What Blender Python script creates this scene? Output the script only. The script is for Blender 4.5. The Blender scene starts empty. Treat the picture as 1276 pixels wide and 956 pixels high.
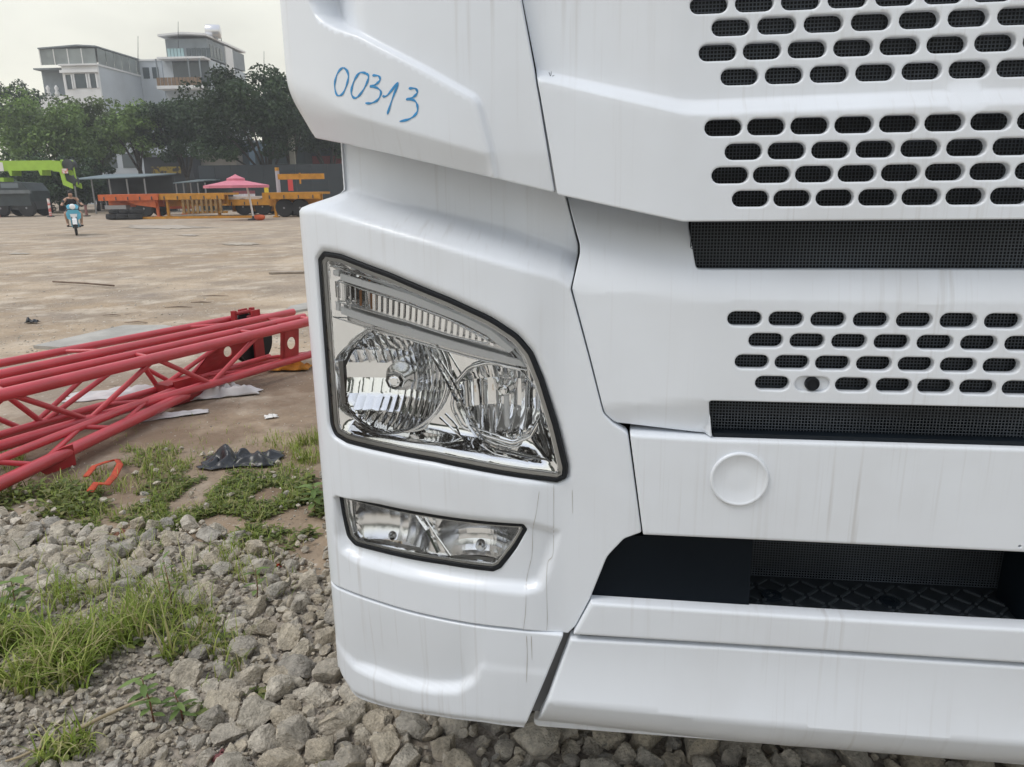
import bpy, bmesh, math, random
import numpy as np
from mathutils import Vector, Matrix, noise
from mathutils.kdtree import KDTree
from mathutils.geometry import delaunay_2d_cdt
R = math.radians
rnd = random.Random(7)
scene = bpy.context.scene
col = scene.collection
# ------------------------------------------------------------------ camera
IW, IH, FPX = 1276.0, 956.0, 928.0
PITCH, YAW, ROLL = R(14.95), R(7.7), R(0.8)
CAM = Vector((0, 0, 1.6))
fw = Vector((-math.sin(YAW)*math.cos(PITCH), math.cos(YAW)*math.cos(PITCH), -math.sin(PITCH)))
rt0 = Vector((math.cos(YAW), math.sin(YAW), 0)); up0 = rt0.cross(fw)
rt = rt0*math.cos(ROLL) - up0*math.sin(ROLL)
up = up0*math.cos(ROLL) + rt0*math.sin(ROLL)
cd = bpy.data.cameras.new('camera'); co = bpy.data.objects.new('camera', cd); col.objects.link(co)
co.matrix_world = Matrix(((rt.x, up.x, -fw.x, CAM.x), (rt.y, up.y, -fw.y, CAM.y), (rt.z, up.z, -fw.z, CAM.z), (0, 0, 0, 1)))
cd.sensor_width = 36; cd.lens = FPX/IW*36; cd.clip_start = 0.05; cd.clip_end = 3000
scene.camera = co
# ------------------------------------------------------------------ sky, sun, exposure
SUN_EL, SUN_AZ = R(58), R(-122)      # azimuth of the sun seen from above, measured clockwise from +Y
w = bpy.data.worlds.new('World'); scene.world = w; w.use_nodes = True
nt = w.node_tree; nt.nodes.clear()
def wn(t, **k):
    n = nt.nodes.new(t)
    for a, b in k.items(): setattr(n, a, b)
    return n
sky = wn('ShaderNodeTexSky', sky_type='NISHITA', sun_disc=False, sun_elevation=SUN_EL, sun_rotation=SUN_AZ, air_density=1.0, dust_density=4.0, ozone_density=1.0)
tc = wn('ShaderNodeTexCoord')
mp = wn('ShaderNodeMapping'); mp.inputs['Scale'].default_value = (1.6, 1.6, 4.5)
nz = wn('ShaderNodeTexNoise'); nz.inputs['Scale'].default_value = 2.2; nz.inputs['Detail'].default_value = 5; nz.inputs['Roughness'].default_value = .5
sx = wn('ShaderNodeSeparateXYZ')
rz = wn('ShaderNodeValToRGB')       # cloud deck: cream near the horizon, cool grey overhead
rz.color_ramp.elements[0].position = 0.02; rz.color_ramp.elements[0].color = (10.7, 10.35, 8.7, 1)
rz.color_ramp.elements[1].position = 0.6; rz.color_ramp.elements[1].color = (8.7, 9.4, 10.7, 1)
e = rz.color_ramp.elements.new(.22); e.color = (10.4, 10.35, 9.3, 1)
cl = wn('ShaderNodeMapRange'); cl.inputs[1].default_value = .3; cl.inputs[2].default_value = .72; cl.inputs[3].default_value = .84; cl.inputs[4].default_value = 1.12
mul = wn('ShaderNodeVectorMath', operation='SCALE')
mix = wn('ShaderNodeMix', data_type='RGBA'); mix.inputs[0].default_value = .88
bg = wn('ShaderNodeBackground'); bg.inputs[1].default_value = .1
out = wn('ShaderNodeOutputWorld')
L = nt.links.new
L(tc.outputs['Generated'], mp.inputs[0]); L(mp.outputs[0], nz.inputs['Vector']); L(tc.outputs['Generated'], sx.inputs[0])
L(sx.outputs[2], rz.inputs[0]); L(nz.outputs[0], cl.inputs[0]); L(rz.outputs[0], mul.inputs[0]); L(cl.outputs[0], mul.inputs['Scale'])
L(sky.outputs[0], mix.inputs[6]); L(mul.outputs[0], mix.inputs[7]); L(mix.outputs[2], bg.inputs[0]); L(bg.outputs[0], out.inputs[0])
sl = bpy.data.lights.new('sun', 'SUN'); so = bpy.data.objects.new('sun', sl); col.objects.link(so)
sl.energy = 1.35; sl.angle = R(25); sl.color = (1, .96, .9)
sd = Vector((math.sin(SUN_AZ)*math.cos(SUN_EL), math.cos(SUN_AZ)*math.cos(SUN_EL), math.sin(SUN_EL)))
so.rotation_euler = sd.to_track_quat('Z', 'Y').to_euler(); so.location = sd*30
scene.view_settings.view_transform = 'Standard'; scene.view_settings.look = 'None'
scene.view_settings.exposure = .12; scene.view_settings.gamma = 1; scene.view_settings.use_curve_mapping = False
# ------------------------------------------------------------------ helpers
def ray(px, py): return fw + rt*((px-638)/FPX) + up*((478-py)/FPX)
def gz(px, py, z=0.0):                       # point seen at a pixel on the level z
    d = ray(px, py); return CAM + d*((z-CAM.z)/d.z)
fh = Vector((fw.x, fw.y, 0)).normalized()
def dp(px, py, D):                           # point seen at a pixel at horizontal distance D
    d = ray(px, py); return CAM + d*(D/(d.x*fh.x+d.y*fh.y))
def proj(p):
    q = Vector(p)-CAM; z = q.dot(fw)
    if z <= .02: return (-9999, -9999)
    return (638+FPX*q.dot(rt)/z, 478-FPX*q.dot(up)/z)
ORG = {}
class MB:
    def __init__(s, M=None): s.v = []; s.f = []; s.M = M; s.c = None
    def pts(s, P):
        b = len(s.v)
        for p in P:
            p = Vector(p); s.v.append(s.M @ p if s.M else p)
        return b
    def face(s, *idx): s.f.append(tuple(idx))
    def box(s, lo, hi, M=None):
        x0, y0, z0 = lo; x1, y1, z1 = hi
        P = [Vector(p) for p in ((x0,y0,z0),(x1,y0,z0),(x1,y1,z0),(x0,y1,z0),(x0,y0,z1),(x1,y0,z1),(x1,y1,z1),(x0,y1,z1))]
        if M: P = [M @ p for p in P]
        b = s.pts(P)
        for q in ((0,3,2,1),(4,5,6,7),(0,1,5,4),(1,2,6,5),(2,3,7,6),(3,0,4,7)): s.f.append(tuple(b+i for i in q))
        return s
    def tube(s, path, rad, n=8, cap=True, flat=1.0):
        path = [Vector(p) for p in path]
        if not hasattr(rad, '__len__'): rad = [rad]*len(path)
        t0 = (path[1]-path[0]).normalized()
        a = t0.cross(Vector((0,0,1)))
        if a.length < .05: a = t0.cross(Vector((1,0,0)))
        a.normalize(); rings = []
        for i, p in enumerate(path):
            t = (path[min(i+1,len(path)-1)]-path[max(i-1,0)]).normalized()
            a = (a - t*a.dot(t)).normalized(); b_ = t.cross(a)
            rings.append(s.pts([p + (a*math.cos(2*math.pi*k/n)+b_*flat*math.sin(2*math.pi*k/n))*rad[i] for k in range(n)]))
        for i in range(len(path)-1):
            for k in range(n):
                s.f.append((rings[i]+k, rings[i]+(k+1)%n, rings[i+1]+(k+1)%n, rings[i+1]+k))
        if cap:
            s.f.append(tuple(rings[0]+k for k in reversed(range(n)))); s.f.append(tuple(rings[-1]+k for k in range(n)))
        return s
    def lathe(s, c, axis, prof, n=24, close=False):   # prof: (radius, height along axis)
        ax = Vector(axis).normalized(); a = ax.cross(Vector((0,0,1)))
        if a.length < .05: a = ax.cross(Vector((1,0,0)))
        a.normalize(); b_ = ax.cross(a); c = Vector(c); rings = []
        for r_, h in prof:
            rings.append(s.pts([c+ax*h+(a*math.cos(2*math.pi*k/n)+b_*math.sin(2*math.pi*k/n))*r_ for k in range(n)]))
        for i in range(len(rings)-1):
            for k in range(n): s.f.append((rings[i]+k, rings[i]+(k+1)%n, rings[i+1]+(k+1)%n, rings[i+1]+k))
        s.f.append(tuple(rings[0]+k for k in reversed(range(n)))); s.f.append(tuple(rings[-1]+k for k in range(n)))
        return s
    def prism(s, poly, d):                    # closed polygon of 3D points extruded by d
        d = Vector(d); n = len(poly); b = s.pts(poly); b2 = s.pts([Vector(p)+d for p in poly])
        s.f.append(tuple(b+i for i in range(n))); s.f.append(tuple(b2+i for i in reversed(range(n))))
        for i in range(n): s.f.append((b+i, b2+i, b2+(i+1)%n, b+(i+1)%n))
        return s
    def build(s, name, mat, parent=None, smooth=False, fix=True, sharp=None):
        o0 = Vector((0,0,0))
        p = parent
        while p is not None:
            if p.name in ORG: o0 = ORG[p.name]
            p = p.parent
        me = bpy.data.meshes.new(name)
        me.from_pydata([v-o0 for v in s.v], [], s.f); me.update()
        if fix:
            bm = bmesh.new(); bm.from_mesh(me); bmesh.ops.recalc_face_normals(bm, faces=bm.faces); bm.to_mesh(me); bm.free()
        if smooth:
            me.polygons.foreach_set('use_smooth', [True]*len(me.polygons))
            if sharp: me.set_sharp_from_angle(angle=R(sharp))
        o = bpy.data.objects.new(name, me); col.objects.link(o)
        if mat: me.materials.append(mat)
        if parent: o.parent = parent
        return o
def empty(name, loc, label, cat, group=None):
    o = bpy.data.objects.new(name, None); col.objects.link(o); o.location = loc; ORG[o.name] = Vector(loc)
    o.empty_display_size = .1
    return tag(o, label, cat, group)
def tag(o, label=None, cat=None, group=None, kind=None):
    if label: o['label'] = label
    if cat: o['category'] = cat
    if group: o['group'] = group
    if kind: o['kind'] = kind
    return o
# ------------------------------------------------------------------ materials
def mat(name, base, rough=.5, metal=0.0, var=0.0, vscale=8.0, bump=0.0, bscale=40.0, col2=None, coat=0.0, spec=.5, coord='Object', detail=6, lo=.35, hi=.65, stretch=None, attr=False, trans=0.0):
    m = bpy.data.materials.new(name); m.use_nodes = True; n = m.node_tree; b = n.nodes['Principled BSDF']
    b.inputs['Base Color'].default_value = (*base, 1); b.inputs['Roughness'].default_value = rough; b.inputs['Metallic'].default_value = metal
    b.inputs['Coat Weight'].default_value = coat; b.inputs['Specular IOR Level'].default_value = spec
    k = n.links.new
    t = n.nodes.new('ShaderNodeTexCoord'); src = t.outputs[coord]
    if stretch:
        q = n.nodes.new('ShaderNodeMapping'); q.inputs['Scale'].default_value = stretch; k(src, q.inputs[0]); src = q.outputs[0]
    if var or col2:
        c2 = col2 or tuple(c*(1-var) for c in base)
        z = n.nodes.new('ShaderNodeTexNoise'); z.inputs['Scale'].default_value = vscale; z.inputs['Detail'].default_value = detail; k(src, z.inputs['Vector'])
        r = n.nodes.new('ShaderNodeMapRange'); r.inputs[1].default_value = lo; r.inputs[2].default_value = hi; k(z.outputs[0], r.inputs[0])
        x = n.nodes.new('ShaderNodeMix'); x.data_type = 'RGBA'; x.inputs[6].default_value = (*base, 1); x.inputs[7].default_value = (*c2, 1)
        k(r.outputs[0], x.inputs[0]); cout = x.outputs[2]
        if attr:
            a = n.nodes.new('ShaderNodeAttribute'); a.attribute_name = 'tint'
            y = n.nodes.new('ShaderNodeMix'); y.data_type = 'RGBA'; y.blend_type = 'MULTIPLY'; y.inputs[0].default_value = 1
            k(cout, y.inputs[6]); k(a.outputs['Color'], y.inputs[7]); cout = y.outputs[2]
        k(cout, b.inputs['Base Color'])
    if bump:
        z2 = n.nodes.new('ShaderNodeTexNoise'); z2.inputs['Scale'].default_value = bscale; z2.inputs['Detail'].default_value = 5; k(src, z2.inputs['Vector'])
        bp = n.nodes.new('ShaderNodeBump'); bp.inputs['Strength'].default_value = bump; bp.inputs['Distance'].default_value = .02; k(z2.outputs[0], bp.inputs['Height']); k(bp.outputs[0], b.inputs['Normal'])
    return m
def paint_white(name, base=(.73, .765, .81), streak=.38):
    """white lacquer with rain streaks of grey dirt and a faint road film"""
    m = mat(name, base, .36, coat=.22); n = m.node_tree; b = n.nodes['Principled BSDF']; b.inputs['Coat Roughness'].default_value = .07; k = n.links.new
    t = n.nodes.new('ShaderNodeTexCoord')
    def nz(scale, st, det, lo, hi, off=(0,0,0)):
        q = n.nodes.new('ShaderNodeMapping'); q.inputs['Scale'].default_value = st; q.inputs['Location'].default_value = off; k(t.outputs['Object'], q.inputs[0])
        z = n.nodes.new('ShaderNodeTexNoise'); z.inputs['Scale'].default_value = scale; z.inputs['Detail'].default_value = det; k(q.outputs[0], z.inputs['Vector'])
        r = n.nodes.new('ShaderNodeMapRange'); r.inputs[1].default_value = lo; r.inputs[2].default_value = hi; r.clamp = True; k(z.outputs[0], r.inputs[0]); return r.outputs[0]
    def mth(op, a, c):
        x = n.nodes.new('ShaderNodeMath'); x.operation = op
        for i, v in enumerate((a, c)):
            if isinstance(v, float): x.inputs[i].default_value = v
            else: k(v, x.inputs[i])
        return x.outputs[0]
    s1 = nz(60, (1, .12, .03), 3, .57, .72); patch = nz(2.2, (1, 1, .6), 3, .45, .62, (3, 1, 2))
    s2 = nz(150, (1, .12, .015), 2, .6, .75); film = nz(5, (1, 1, 1), 5, .4, .75); film2 = nz(1.3, (1, 1, 1.4), 3, .35, .7, (7, 2, 5))
    a = mth('MULTIPLY', s1, patch); a = mth('ADD', a, mth('MULTIPLY', mth('MULTIPLY', s2, film2), .5))
    a = mth('MULTIPLY', a, streak); a = mth('ADD', a, mth('MULTIPLY', mth('MULTIPLY', film, film2), .26)); a = mth('MINIMUM', a, .8)
    x = n.nodes.new('ShaderNodeMix'); x.data_type = 'RGBA'; x.inputs[6].default_value = (*base, 1); x.inputs[7].default_value = (.42, .40, .375, 1)
    k(a, x.inputs[0]); k(x.outputs[2], b.inputs['Base Color'])
    k(mth('ADD', mth('MULTIPLY', film, .22), .3), b.inputs['Roughness'])
    return m
M = {}
M['white'] = paint_white('white_lacquer')
M['black_rubber'] = mat('black_rubber', (.007, .009, .012), .5, spec=.3)
M['black_plastic'] = mat('black_plastic', (.007, .012, .018), .5, var=.3, spec=.25)
M['void'] = mat('dark_interior', (.006, .007, .008), .8)
M['wire'] = mat('wire_mesh', (.085, .1, .12), .5, var=.5, vscale=3)
M['chrome'] = mat('chrome', (.94, .945, .95), .05, metal=1)
M['satin'] = mat('satin_chrome', (.62, .63, .64), .2, metal=1)
M['intake'] = mat('intake_black', (.003, .006, .010), .55, spec=.12)
M['soft_chrome'] = mat('soft_chrome', (.92, .925, .93), .2, metal=1)
M['smoke'] = mat('grey_trim', (.52, .51, .49), .3, metal=.3)
M['frost'] = mat('frosted_plastic', (.93, .94, .95), .3, spec=.6)
M['amber'] = mat('amber_plastic', (.55, .2, .03), .3)
M['ink'] = mat('blue_marker', (.05, .3, .62), .45, var=.25, vscale=60)
M['grime'] = mat('dried_grime', (.46, .44, .41), .8)
def glass(name, ior=1.45, tint=(1,1,1)):
    m = bpy.data.materials.new(name); m.use_nodes = True; n = m.node_tree; n.nodes.clear(); k = n.links.new
    o = n.nodes.new('ShaderNodeOutputMaterial'); mx = n.nodes.new('ShaderNodeMixShader'); f = n.nodes.new('ShaderNodeFresnel'); f.inputs[0].default_value = ior
    t = n.nodes.new('ShaderNodeBsdfTransparent'); t.inputs[0].default_value = (*tint, 1); g = n.nodes.new('ShaderNodeBsdfGlossy'); g.inputs['Roughness'].default_value = .02
    k(f.outputs[0], mx.inputs[0]); k(t.outputs[0], mx.inputs[1]); k(g.outputs[0], mx.inputs[2]); k(mx.outputs[0], o.inputs[0]); return m
M['lens'] = glass('clear_lens', 1.5, (.97, .975, .98))
# ================================================================== TRUCK
Y0, XC, X1, KQ = 1.45, .585, -.18, .62
SA, RC = -.66, .09
A0 = math.atan(2*KQ*(X1-SA)); ARC = RC*(math.pi/2-A0)
PA = (SA, Y0+KQ*(X1-SA)**2)
def plan(s):
    """front plan curve of the cab: flat, sweeping back to a rounded corner, then the side"""
    s = np.asarray(s, float); sg = np.where(s > XC, -1.0, 1.0); s = np.where(s > XC, 2*XC-s, s)
    x = s.copy(); y = Y0+KQ*np.maximum(0, X1-s)**2
    a = np.arctan(2*KQ*np.maximum(0, X1-s))
    m = s < SA; t = np.clip((SA-s)/RC+A0, A0, math.pi/2)
    xa = PA[0]-RC*(np.sin(t)-math.sin(A0)); ya = PA[1]+RC*(math.cos(A0)-np.cos(t))
    ya = ya + np.maximum(0, SA-s-ARC)
    x = np.where(m, xa, x); y = np.where(m, ya, y); a = np.where(m, t, a)
    nx, ny = -np.sin(a), -np.cos(a)
    x = np.where(sg < 0, 2*XC-x, x); nx = nx*sg
    return x, y, nx, ny
SS = np.concatenate([np.arange(-2.2, -.8, .02), np.arange(-.8, -.5, .002), np.arange(-.5, 2.2, .01)])
CX, CY, NX, NY = plan(SS)
def fo(off, s, z): return off(np.array([s]), np.array([z]))[0] if callable(off) else off
def sz(px, py, off=0.0):
    """surface coordinates (s, z) of the panel point seen at a pixel"""
    d = ray(px, py); s, z = 0.0, 1.2
    for _ in range(4 if callable(off) else 1):
        o = fo(off, s, z)
        qx = CX+NX*o; qy = CY+NY*o
        c = qx*d.y-qy*d.x
        i = np.where((c[:-1] < 0) & (c[1:] >= 0))[0]
        if len(i):
            i = i[-1]; f = c[i]/(c[i]-c[i+1]); s = SS[i]+f*(SS[i+1]-SS[i]); y = qy[i]+f*(qy[i+1]-qy[i])
        else:
            i = int(np.argmin(np.abs(c[90:])))+90; s = SS[i]; y = qy[i]
        z = CAM.z+d.z*y/d.y
    return s, z
def P3(s, z, off=0.0):
    x, y, nx, ny = plan(s); return np.stack([x+nx*off, y+ny*off, np.asarray(z, float)+0*x], -1)
def p3(px, py, off=0.0):
    s, z = sz(px, py, off); return Vector(P3(np.array([s]), np.array([z]), fo(off, s, z))[0])
def LP(pts, off=0.0):                       # pixel polyline -> (s, z) polyline, dense
    q = sorted(sz(a, b, off) for a, b in pts); S = [a for a, b in q]; Z = [b for a, b in q]
    x = np.concatenate([np.arange(S[0], S[-1], .012), [S[-1]]]); return np.stack([x, np.interp(x, S, Z)], 1)
def both(A):                                # a crease and its mirror image
    B = A[::-1].copy(); B[:, 0] = 2*XC-B[:, 0]; return [A, B]
def line(pts, off=0.0):
    if isinstance(pts, np.ndarray): q = [tuple(p) for p in pts]
    else: q = sorted(sz(a, b, off) for a, b in pts)
    S = [a for a, b in q]; Z = [b for a, b in q]
    return lambda s: np.interp(np.where(s > XC, 2*XC-s, s), S, Z)
def sm(t): t = np.clip(t, 0, 1); return t*t*(3-2*t)
def soft(d, w): return np.where(d < -w, 0, np.where(d > w, d, (d+w)**2/(4*w)))
def par(A, *ds): return [A+np.array([0, d]) for d in ds]
def fold(s): return np.where(s > XC, 2*XC-s, s)
def resolve(pts, off):
    o = []
    for p in pts:
        if p[0] == 's': o.append((p[1], p[2], p[3] if len(p) > 3 else .004))
        elif p[0] == 'c': o.append((XC, sz(p[1], p[2], off)[1], 'c'))
        else: a, b = sz(p[0], p[1], off); o.append((a, b, p[2] if len(p) > 2 else .004))
    if any(p[2] == 'c' for p in o):
        i = [k for k, p in enumerate(o) if p[2] == 'c']
        # rotate so that the centre-line points are last and first, then mirror
        k = i[0] if i[0]+1 in i or len(i) == 1 else i[-1]
        o = o[k+1:]+o[:k+1]
        body = [p for p in o if p[2] != 'c']
        body = body if body[0][0] > body[-1][0] or True else body
        o = body+[(2*XC-p[0], p[1], p[2]) for p in reversed(body)]
    return o
def rounded(o, step=.008):
    """polygon with per-corner radii -> dense loop (counter-clockwise)"""
    P = [Vector((a, b)) for a, b, c in o]; rr = [c for a, b, c in o]; n = len(P); res = []
    for i in range(n):
        a, b, c = P[i-1], P[i], P[(i+1) % n]; u, v = (a-b), (c-b); lu, lv = u.length, v.length
        if lu < 1e-6 or lv < 1e-6: continue
        u /= lu; v /= lv; ang = math.acos(max(-1, min(1, u.dot(v))))
        t = min(rr[i]/max(math.tan(ang/2), .02), lu*.48, lv*.48)
        m = max(2, min(10, int((math.pi-ang)/.2)+1))
        for k in range(m+1):
            f = k/m; res.append((b+u*t)*(1-f)**2+b*2*f*(1-f)+(b+v*t)*f*f)
    out = []
    for i, p in enumerate(res):
        q = res[(i+1) % len(res)]; d = (q-p).length
        if d < 2e-4: continue
        k = max(1, int(math.ceil(d/step)))
        for j in range(k): out.append(p+(q-p)*(j/k))
    A = np.array([tuple(p) for p in out]); x, y = A[:, 0], A[:, 1]
    if (x*np.roll(y, -1)-y*np.roll(x, -1)).sum() < 0: A = A[::-1].copy()
    return A
_kd = {}
def seg_dist(Q, A, B):
    """distance of each point of Q to the closed loops whose edges run A[k] -> B[k]"""
    if len(A) > 150 and len(Q) > 60:          # dense loops: nearest corner first, then its two edges
        if id(A) not in _kd:
            t = KDTree(len(A))
            for k, p in enumerate(A): t.insert((p[0], p[1], 0), k)
            t.balance(); m = {(round(b[0], 7), round(b[1], 7)): k for k, b in enumerate(B)}
            _kd[id(A)] = (A, t, np.array([m.get((round(a[0], 7), round(a[1], 7)), k) for k, a in enumerate(A)]))
        _, t, prev = _kd[id(A)]; f = t.find
        k = np.array([f((x, y, 0))[1] for x, y in Q]); r = np.full(len(Q), 9.0)
        for i in (k, prev[k]):
            a, ab = A[i], B[i]-A[i]; u = np.clip(((Q-a)*ab).sum(1)/np.maximum((ab*ab).sum(1), 1e-12), 0, 1)
            r = np.minimum(r, np.sqrt(((a+u[:, None]*ab-Q)**2).sum(1)))
        return r
    out = np.empty(len(Q))
    for i in range(0, len(Q), 4000):
        q = Q[i:i+4000, None, :]; ab = B-A
        t = np.clip(((q-A)*ab).sum(-1)/np.maximum((ab*ab).sum(-1), 1e-12), 0, 1)
        out[i:i+4000] = np.sqrt((((A+t[..., None]*ab)-q)**2).sum(-1)).min(1)
    return out
def inside(Q, L):
    lo, hi = L.min(0), L.max(0); r = np.zeros(len(Q), bool)
    w_ = np.where((Q[:, 0] >= lo[0]) & (Q[:, 0] <= hi[0]) & (Q[:, 1] >= lo[1]) & (Q[:, 1] <= hi[1]))[0]
    if not len(w_): return r
    x, y = Q[w_, 0], Q[w_, 1]; rr_ = np.zeros(len(w_), bool); n = len(L)
    for i in range(n):
        x0, y0 = L[i]; x1, y1 = L[(i+1) % n]
        if y0 == y1: continue
        c = ((y0 > y) != (y1 > y)); rr_ ^= c & (x < (x1-x0)*(y-y0)/(y1-y0)+x0)
    r[w_] = rr_; return r
def offset_loop(A, d):
    t = np.roll(A, -1, 0)-np.roll(A, 1, 0); t /= np.maximum(np.linalg.norm(t, axis=1, keepdims=True), 1e-9)
    return A+np.stack([-t[:, 1], t[:, 0]], 1)*d      # inward for a counter-clockwise loop
def panel(name, mat_, parent, outline, off=0.0, holes=(), e=.004, he=.006, grid=.02, thick=.018, gap=.0009, lines=(), step=.008, hthick=None, loop=None, sharp=None):
    O = loop if loop is not None else rounded(resolve(outline, off), step)
    if gap: O = offset_loop(O, gap)
    Hs = [h[::-1].copy() if (h[:, 0]*np.roll(h[:, 1], -1)-h[:, 1]*np.roll(h[:, 0], -1)).sum() > 0 else h for h in holes]   # clockwise
    V = []; E = []
    def add_loop(A):
        b = len(V); V.extend(map(tuple, A)); n = len(A); E.extend((b+i, b+(i+1) % n) for i in range(n))
    add_loop(O)
    for h in Hs: add_loop(h)
    oA, oB = O, np.roll(O, -1, 0)
    if Hs: hA = np.concatenate(Hs); hB = np.concatenate([np.roll(h, -1, 0) for h in Hs])
    def dist(Q):
        return seg_dist(Q, oA, oB), (seg_dist(Q, hA, hB) if Hs else np.full(len(Q), 9.0))
    ex = []
    for fr in (.2, .55, 1.0, 1.35):
        if e: ex.append((offset_loop(O, e*fr), e*fr))
        for h in Hs:
            if he: ex.append((offset_loop(h, he*fr), he*fr))
    if ex:
        Q = np.concatenate([a for a, b in ex]); D = np.concatenate([np.full(len(a), b) for a, b in ex])
        do, dh = dist(Q); ok = (np.minimum(do, dh) > D*.93) & inside(Q, O); V.extend(map(tuple, Q[ok]))
    lo, hi = O.min(0), O.max(0)
    gx = np.arange(lo[0], hi[0], grid); gy = np.arange(lo[1], hi[1], grid*.87)
    G = np.array([(x+(grid/2 if j % 2 else 0), y) for j, y in enumerate(gy) for x in gx])
    if len(G):
        G = G[inside(G, O)]; do, dh = dist(G); G = G[(do > e+grid*.3) & (dh > he+grid*.25)]
        for h in Hs: G = G[~inside(G, h)] if len(G) else G
    L_ = []
    for ln in lines:
        q = np.array([sz(a, b, off) if not isinstance(a, str) else (b[0], b[1]) for a, b in ln]) if not isinstance(ln, np.ndarray) else ln
        pts = []
        for a, b in zip(q[:-1], q[1:]):
            k = max(1, int(np.linalg.norm(b-a)/.012)); pts += [a+(b-a)*j/k for j in range(k)]
        pts.append(q[-1]); L_.append(np.array(pts))
    for A in L_:
        ok = inside(A, O); do, dh = dist(A); ok &= (do > e*1.05) & (dh > he*1.05); b = len(V)
        idx = []
        for p, k in zip(A, ok): idx.append(len(V) if k else -1); (V.append(tuple(p)) if k else None)
        E.extend((i, j) for i, j in zip(idx[:-1], idx[1:]) if i >= 0 and j >= 0)
        if len(G): G = G[seg_dist(G, A[:-1], A[1:]) > grid*.35]
    if len(G): V.extend(map(tuple, G))
    vs, es, fs, *_ = delaunay_2d_cdt([Vector(v) for v in V], E, [], 0, 1e-6)
    Q = np.array([tuple(v) for v in vs]); T = np.array([f for f in fs])
    cen = Q[T].mean(1); ok = inside(cen, O)
    for h in Hs: ok &= ~inside(cen, h)
    T = T[ok]
    a, b, c = Q[T[:, 0]], Q[T[:, 1]], Q[T[:, 2]]; ar = (b[:, 0]-a[:, 0])*(c[:, 1]-a[:, 1])-(b[:, 1]-a[:, 1])*(c[:, 0]-a[:, 0])
    T[ar < 0] = T[ar < 0][:, ::-1]
    do, dh = dist(Q)
    f = off(Q[:, 0], Q[:, 1]) if callable(off) else np.full(len(Q), float(off))
    if e: u = np.clip(1-do/e, 0, 1); f = f-e*(1-np.sqrt(1-u*u))
    if he and Hs: u = np.clip(1-dh/he, 0, 1); f = f-he*(1-np.sqrt(1-u*u))
    P = P3(Q[:, 0], Q[:, 1], f)
    mb = MB(); mb.v = [Vector(p) for p in P]; mb.f = [tuple(map(int, t)) for t in T]
    if thick:
        cnt = {}
        for t in mb.f:
            for i in range(3):
                k = (t[i], t[(i+1) % 3]); cnt[k] = 1
        bd = [k for k in cnt if (k[1], k[0]) not in cnt]
        oh = dh < do; nb = {}
        x, y, nx, ny = plan(Q[:, 0])
        for k in bd:
            for i in k:
                if i not in nb:
                    th = (hthick if (hthick and oh[i]) else thick)
                    nb[i] = len(mb.v); mb.v.append(mb.v[i]-Vector((nx[i], ny[i], 0))*th)
        mb.f += [(i, nb[i], nb[j], j) for i, j in bd]
    return mb.build(name, mat_, parent, smooth=True, fix=False, sharp=sharp)
def loop_px(pts, off=0.0, r=.004, grow=0.0, step=.006):
    A = rounded([(*sz(p[0], p[1], off), p[2] if len(p) > 2 else r) for p in pts], step)
    return offset_loop(A, -grow) if grow else A
def oval(cx, cz, wd, ht, n=7):
    r = ht/2; k = wd/2-r; P = []
    for j in range(n+1): a = -math.pi/2+math.pi*j/n; P.append((cx+k+r*math.cos(a), cz+r*math.sin(a)))
    for j in range(n+1): a = math.pi/2+math.pi*j/n; P.append((cx-k+r*math.cos(a), cz+r*math.sin(a)))
    Q = []
    for a, b in zip(P, P[1:]+P[:1]):
        d = math.hypot(b[0]-a[0], b[1]-a[1]); k_ = max(1, int(round(d/.006)))
        if d > 1e-6: Q += [(a[0]+(b[0]-a[0])*j/k_, a[1]+(b[1]-a[1])*j/k_) for j in range(k_)]
    return np.array(Q)
def ellipse(cx, cz, rx, rz, n=48): return np.array([(cx+rx*math.cos(2*math.pi*k/n), cz+rz*math.sin(2*math.pi*k/n)) for k in range(n)])

truck = empty('truck', (XC, Y0, 0), 'white heavy truck parked nose-on with clear headlamp and oval-slotted grille', 'truck')
SL = SA-ARC-.24                      # how far the corner panels run back along the side
mirror_me = []
# ---- upper corner panel (air deflector at the foot of the windscreen pillar)
bevL = LP([(362, 112), (372, 122), (440, 142), (540, 172), (606, 192)]); bev = line(bevL)
s600, s612 = sz(604, 150)[0], sz(612, 200)[0]; sIn = sz(470, 60)[0]
fin = np.array([sz(*p) for p in [(391, -260), (391, -30), (393, 4), (400, 20), (412, 30), (428, 38), (452, 47), (480, 62), (540, 94), (592, 124), (597, 131), (612, 190), (616, 226), (640, 260), (800, 240), (800, -260)]])
fs0 = sz(393, 10)[0]; fs1 = sz(470, 60)[0]
def offA(s, z):
    Q = np.stack([s, z], 1); d = seg_dist(Q, fin, np.roll(fin, -1, 0)); ins = inside(Q, fin); dd = np.where(ins, d, -d)
    o = .003+.019*sm((s-(SA-.04))/.2)
    dep = .013+.055*sm(1-(s-fs0)/.13)
    o = o-dep*sm((dd+.001)/.011)
    fall = soft(bev(s)-z, .005+.028*sm((-.48-s)/.14))
    return o-fall*(.52-.40*sm((s-s600)/(s612-s600+.012)))
finl = [(391, -120), (391, -30), (393, 4), (400, 20), (412, 30), (428, 38), (452, 47), (480, 62), (540, 94), (592, 124), (597, 131), (612, 190), (616, 226)]
zb = sz(390, 166, -.02)[1]
finD = rounded([(a, b, .02) for a, b in fin], .006)
finO = [np.concatenate([q, q[:1]]) for q in (offset_loop(finD, d) for d in (-.001, .0022, .0047, .0075, .0102, .013))]
fin = rounded([(a, b, .02) for a, b in fin], .03)
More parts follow.
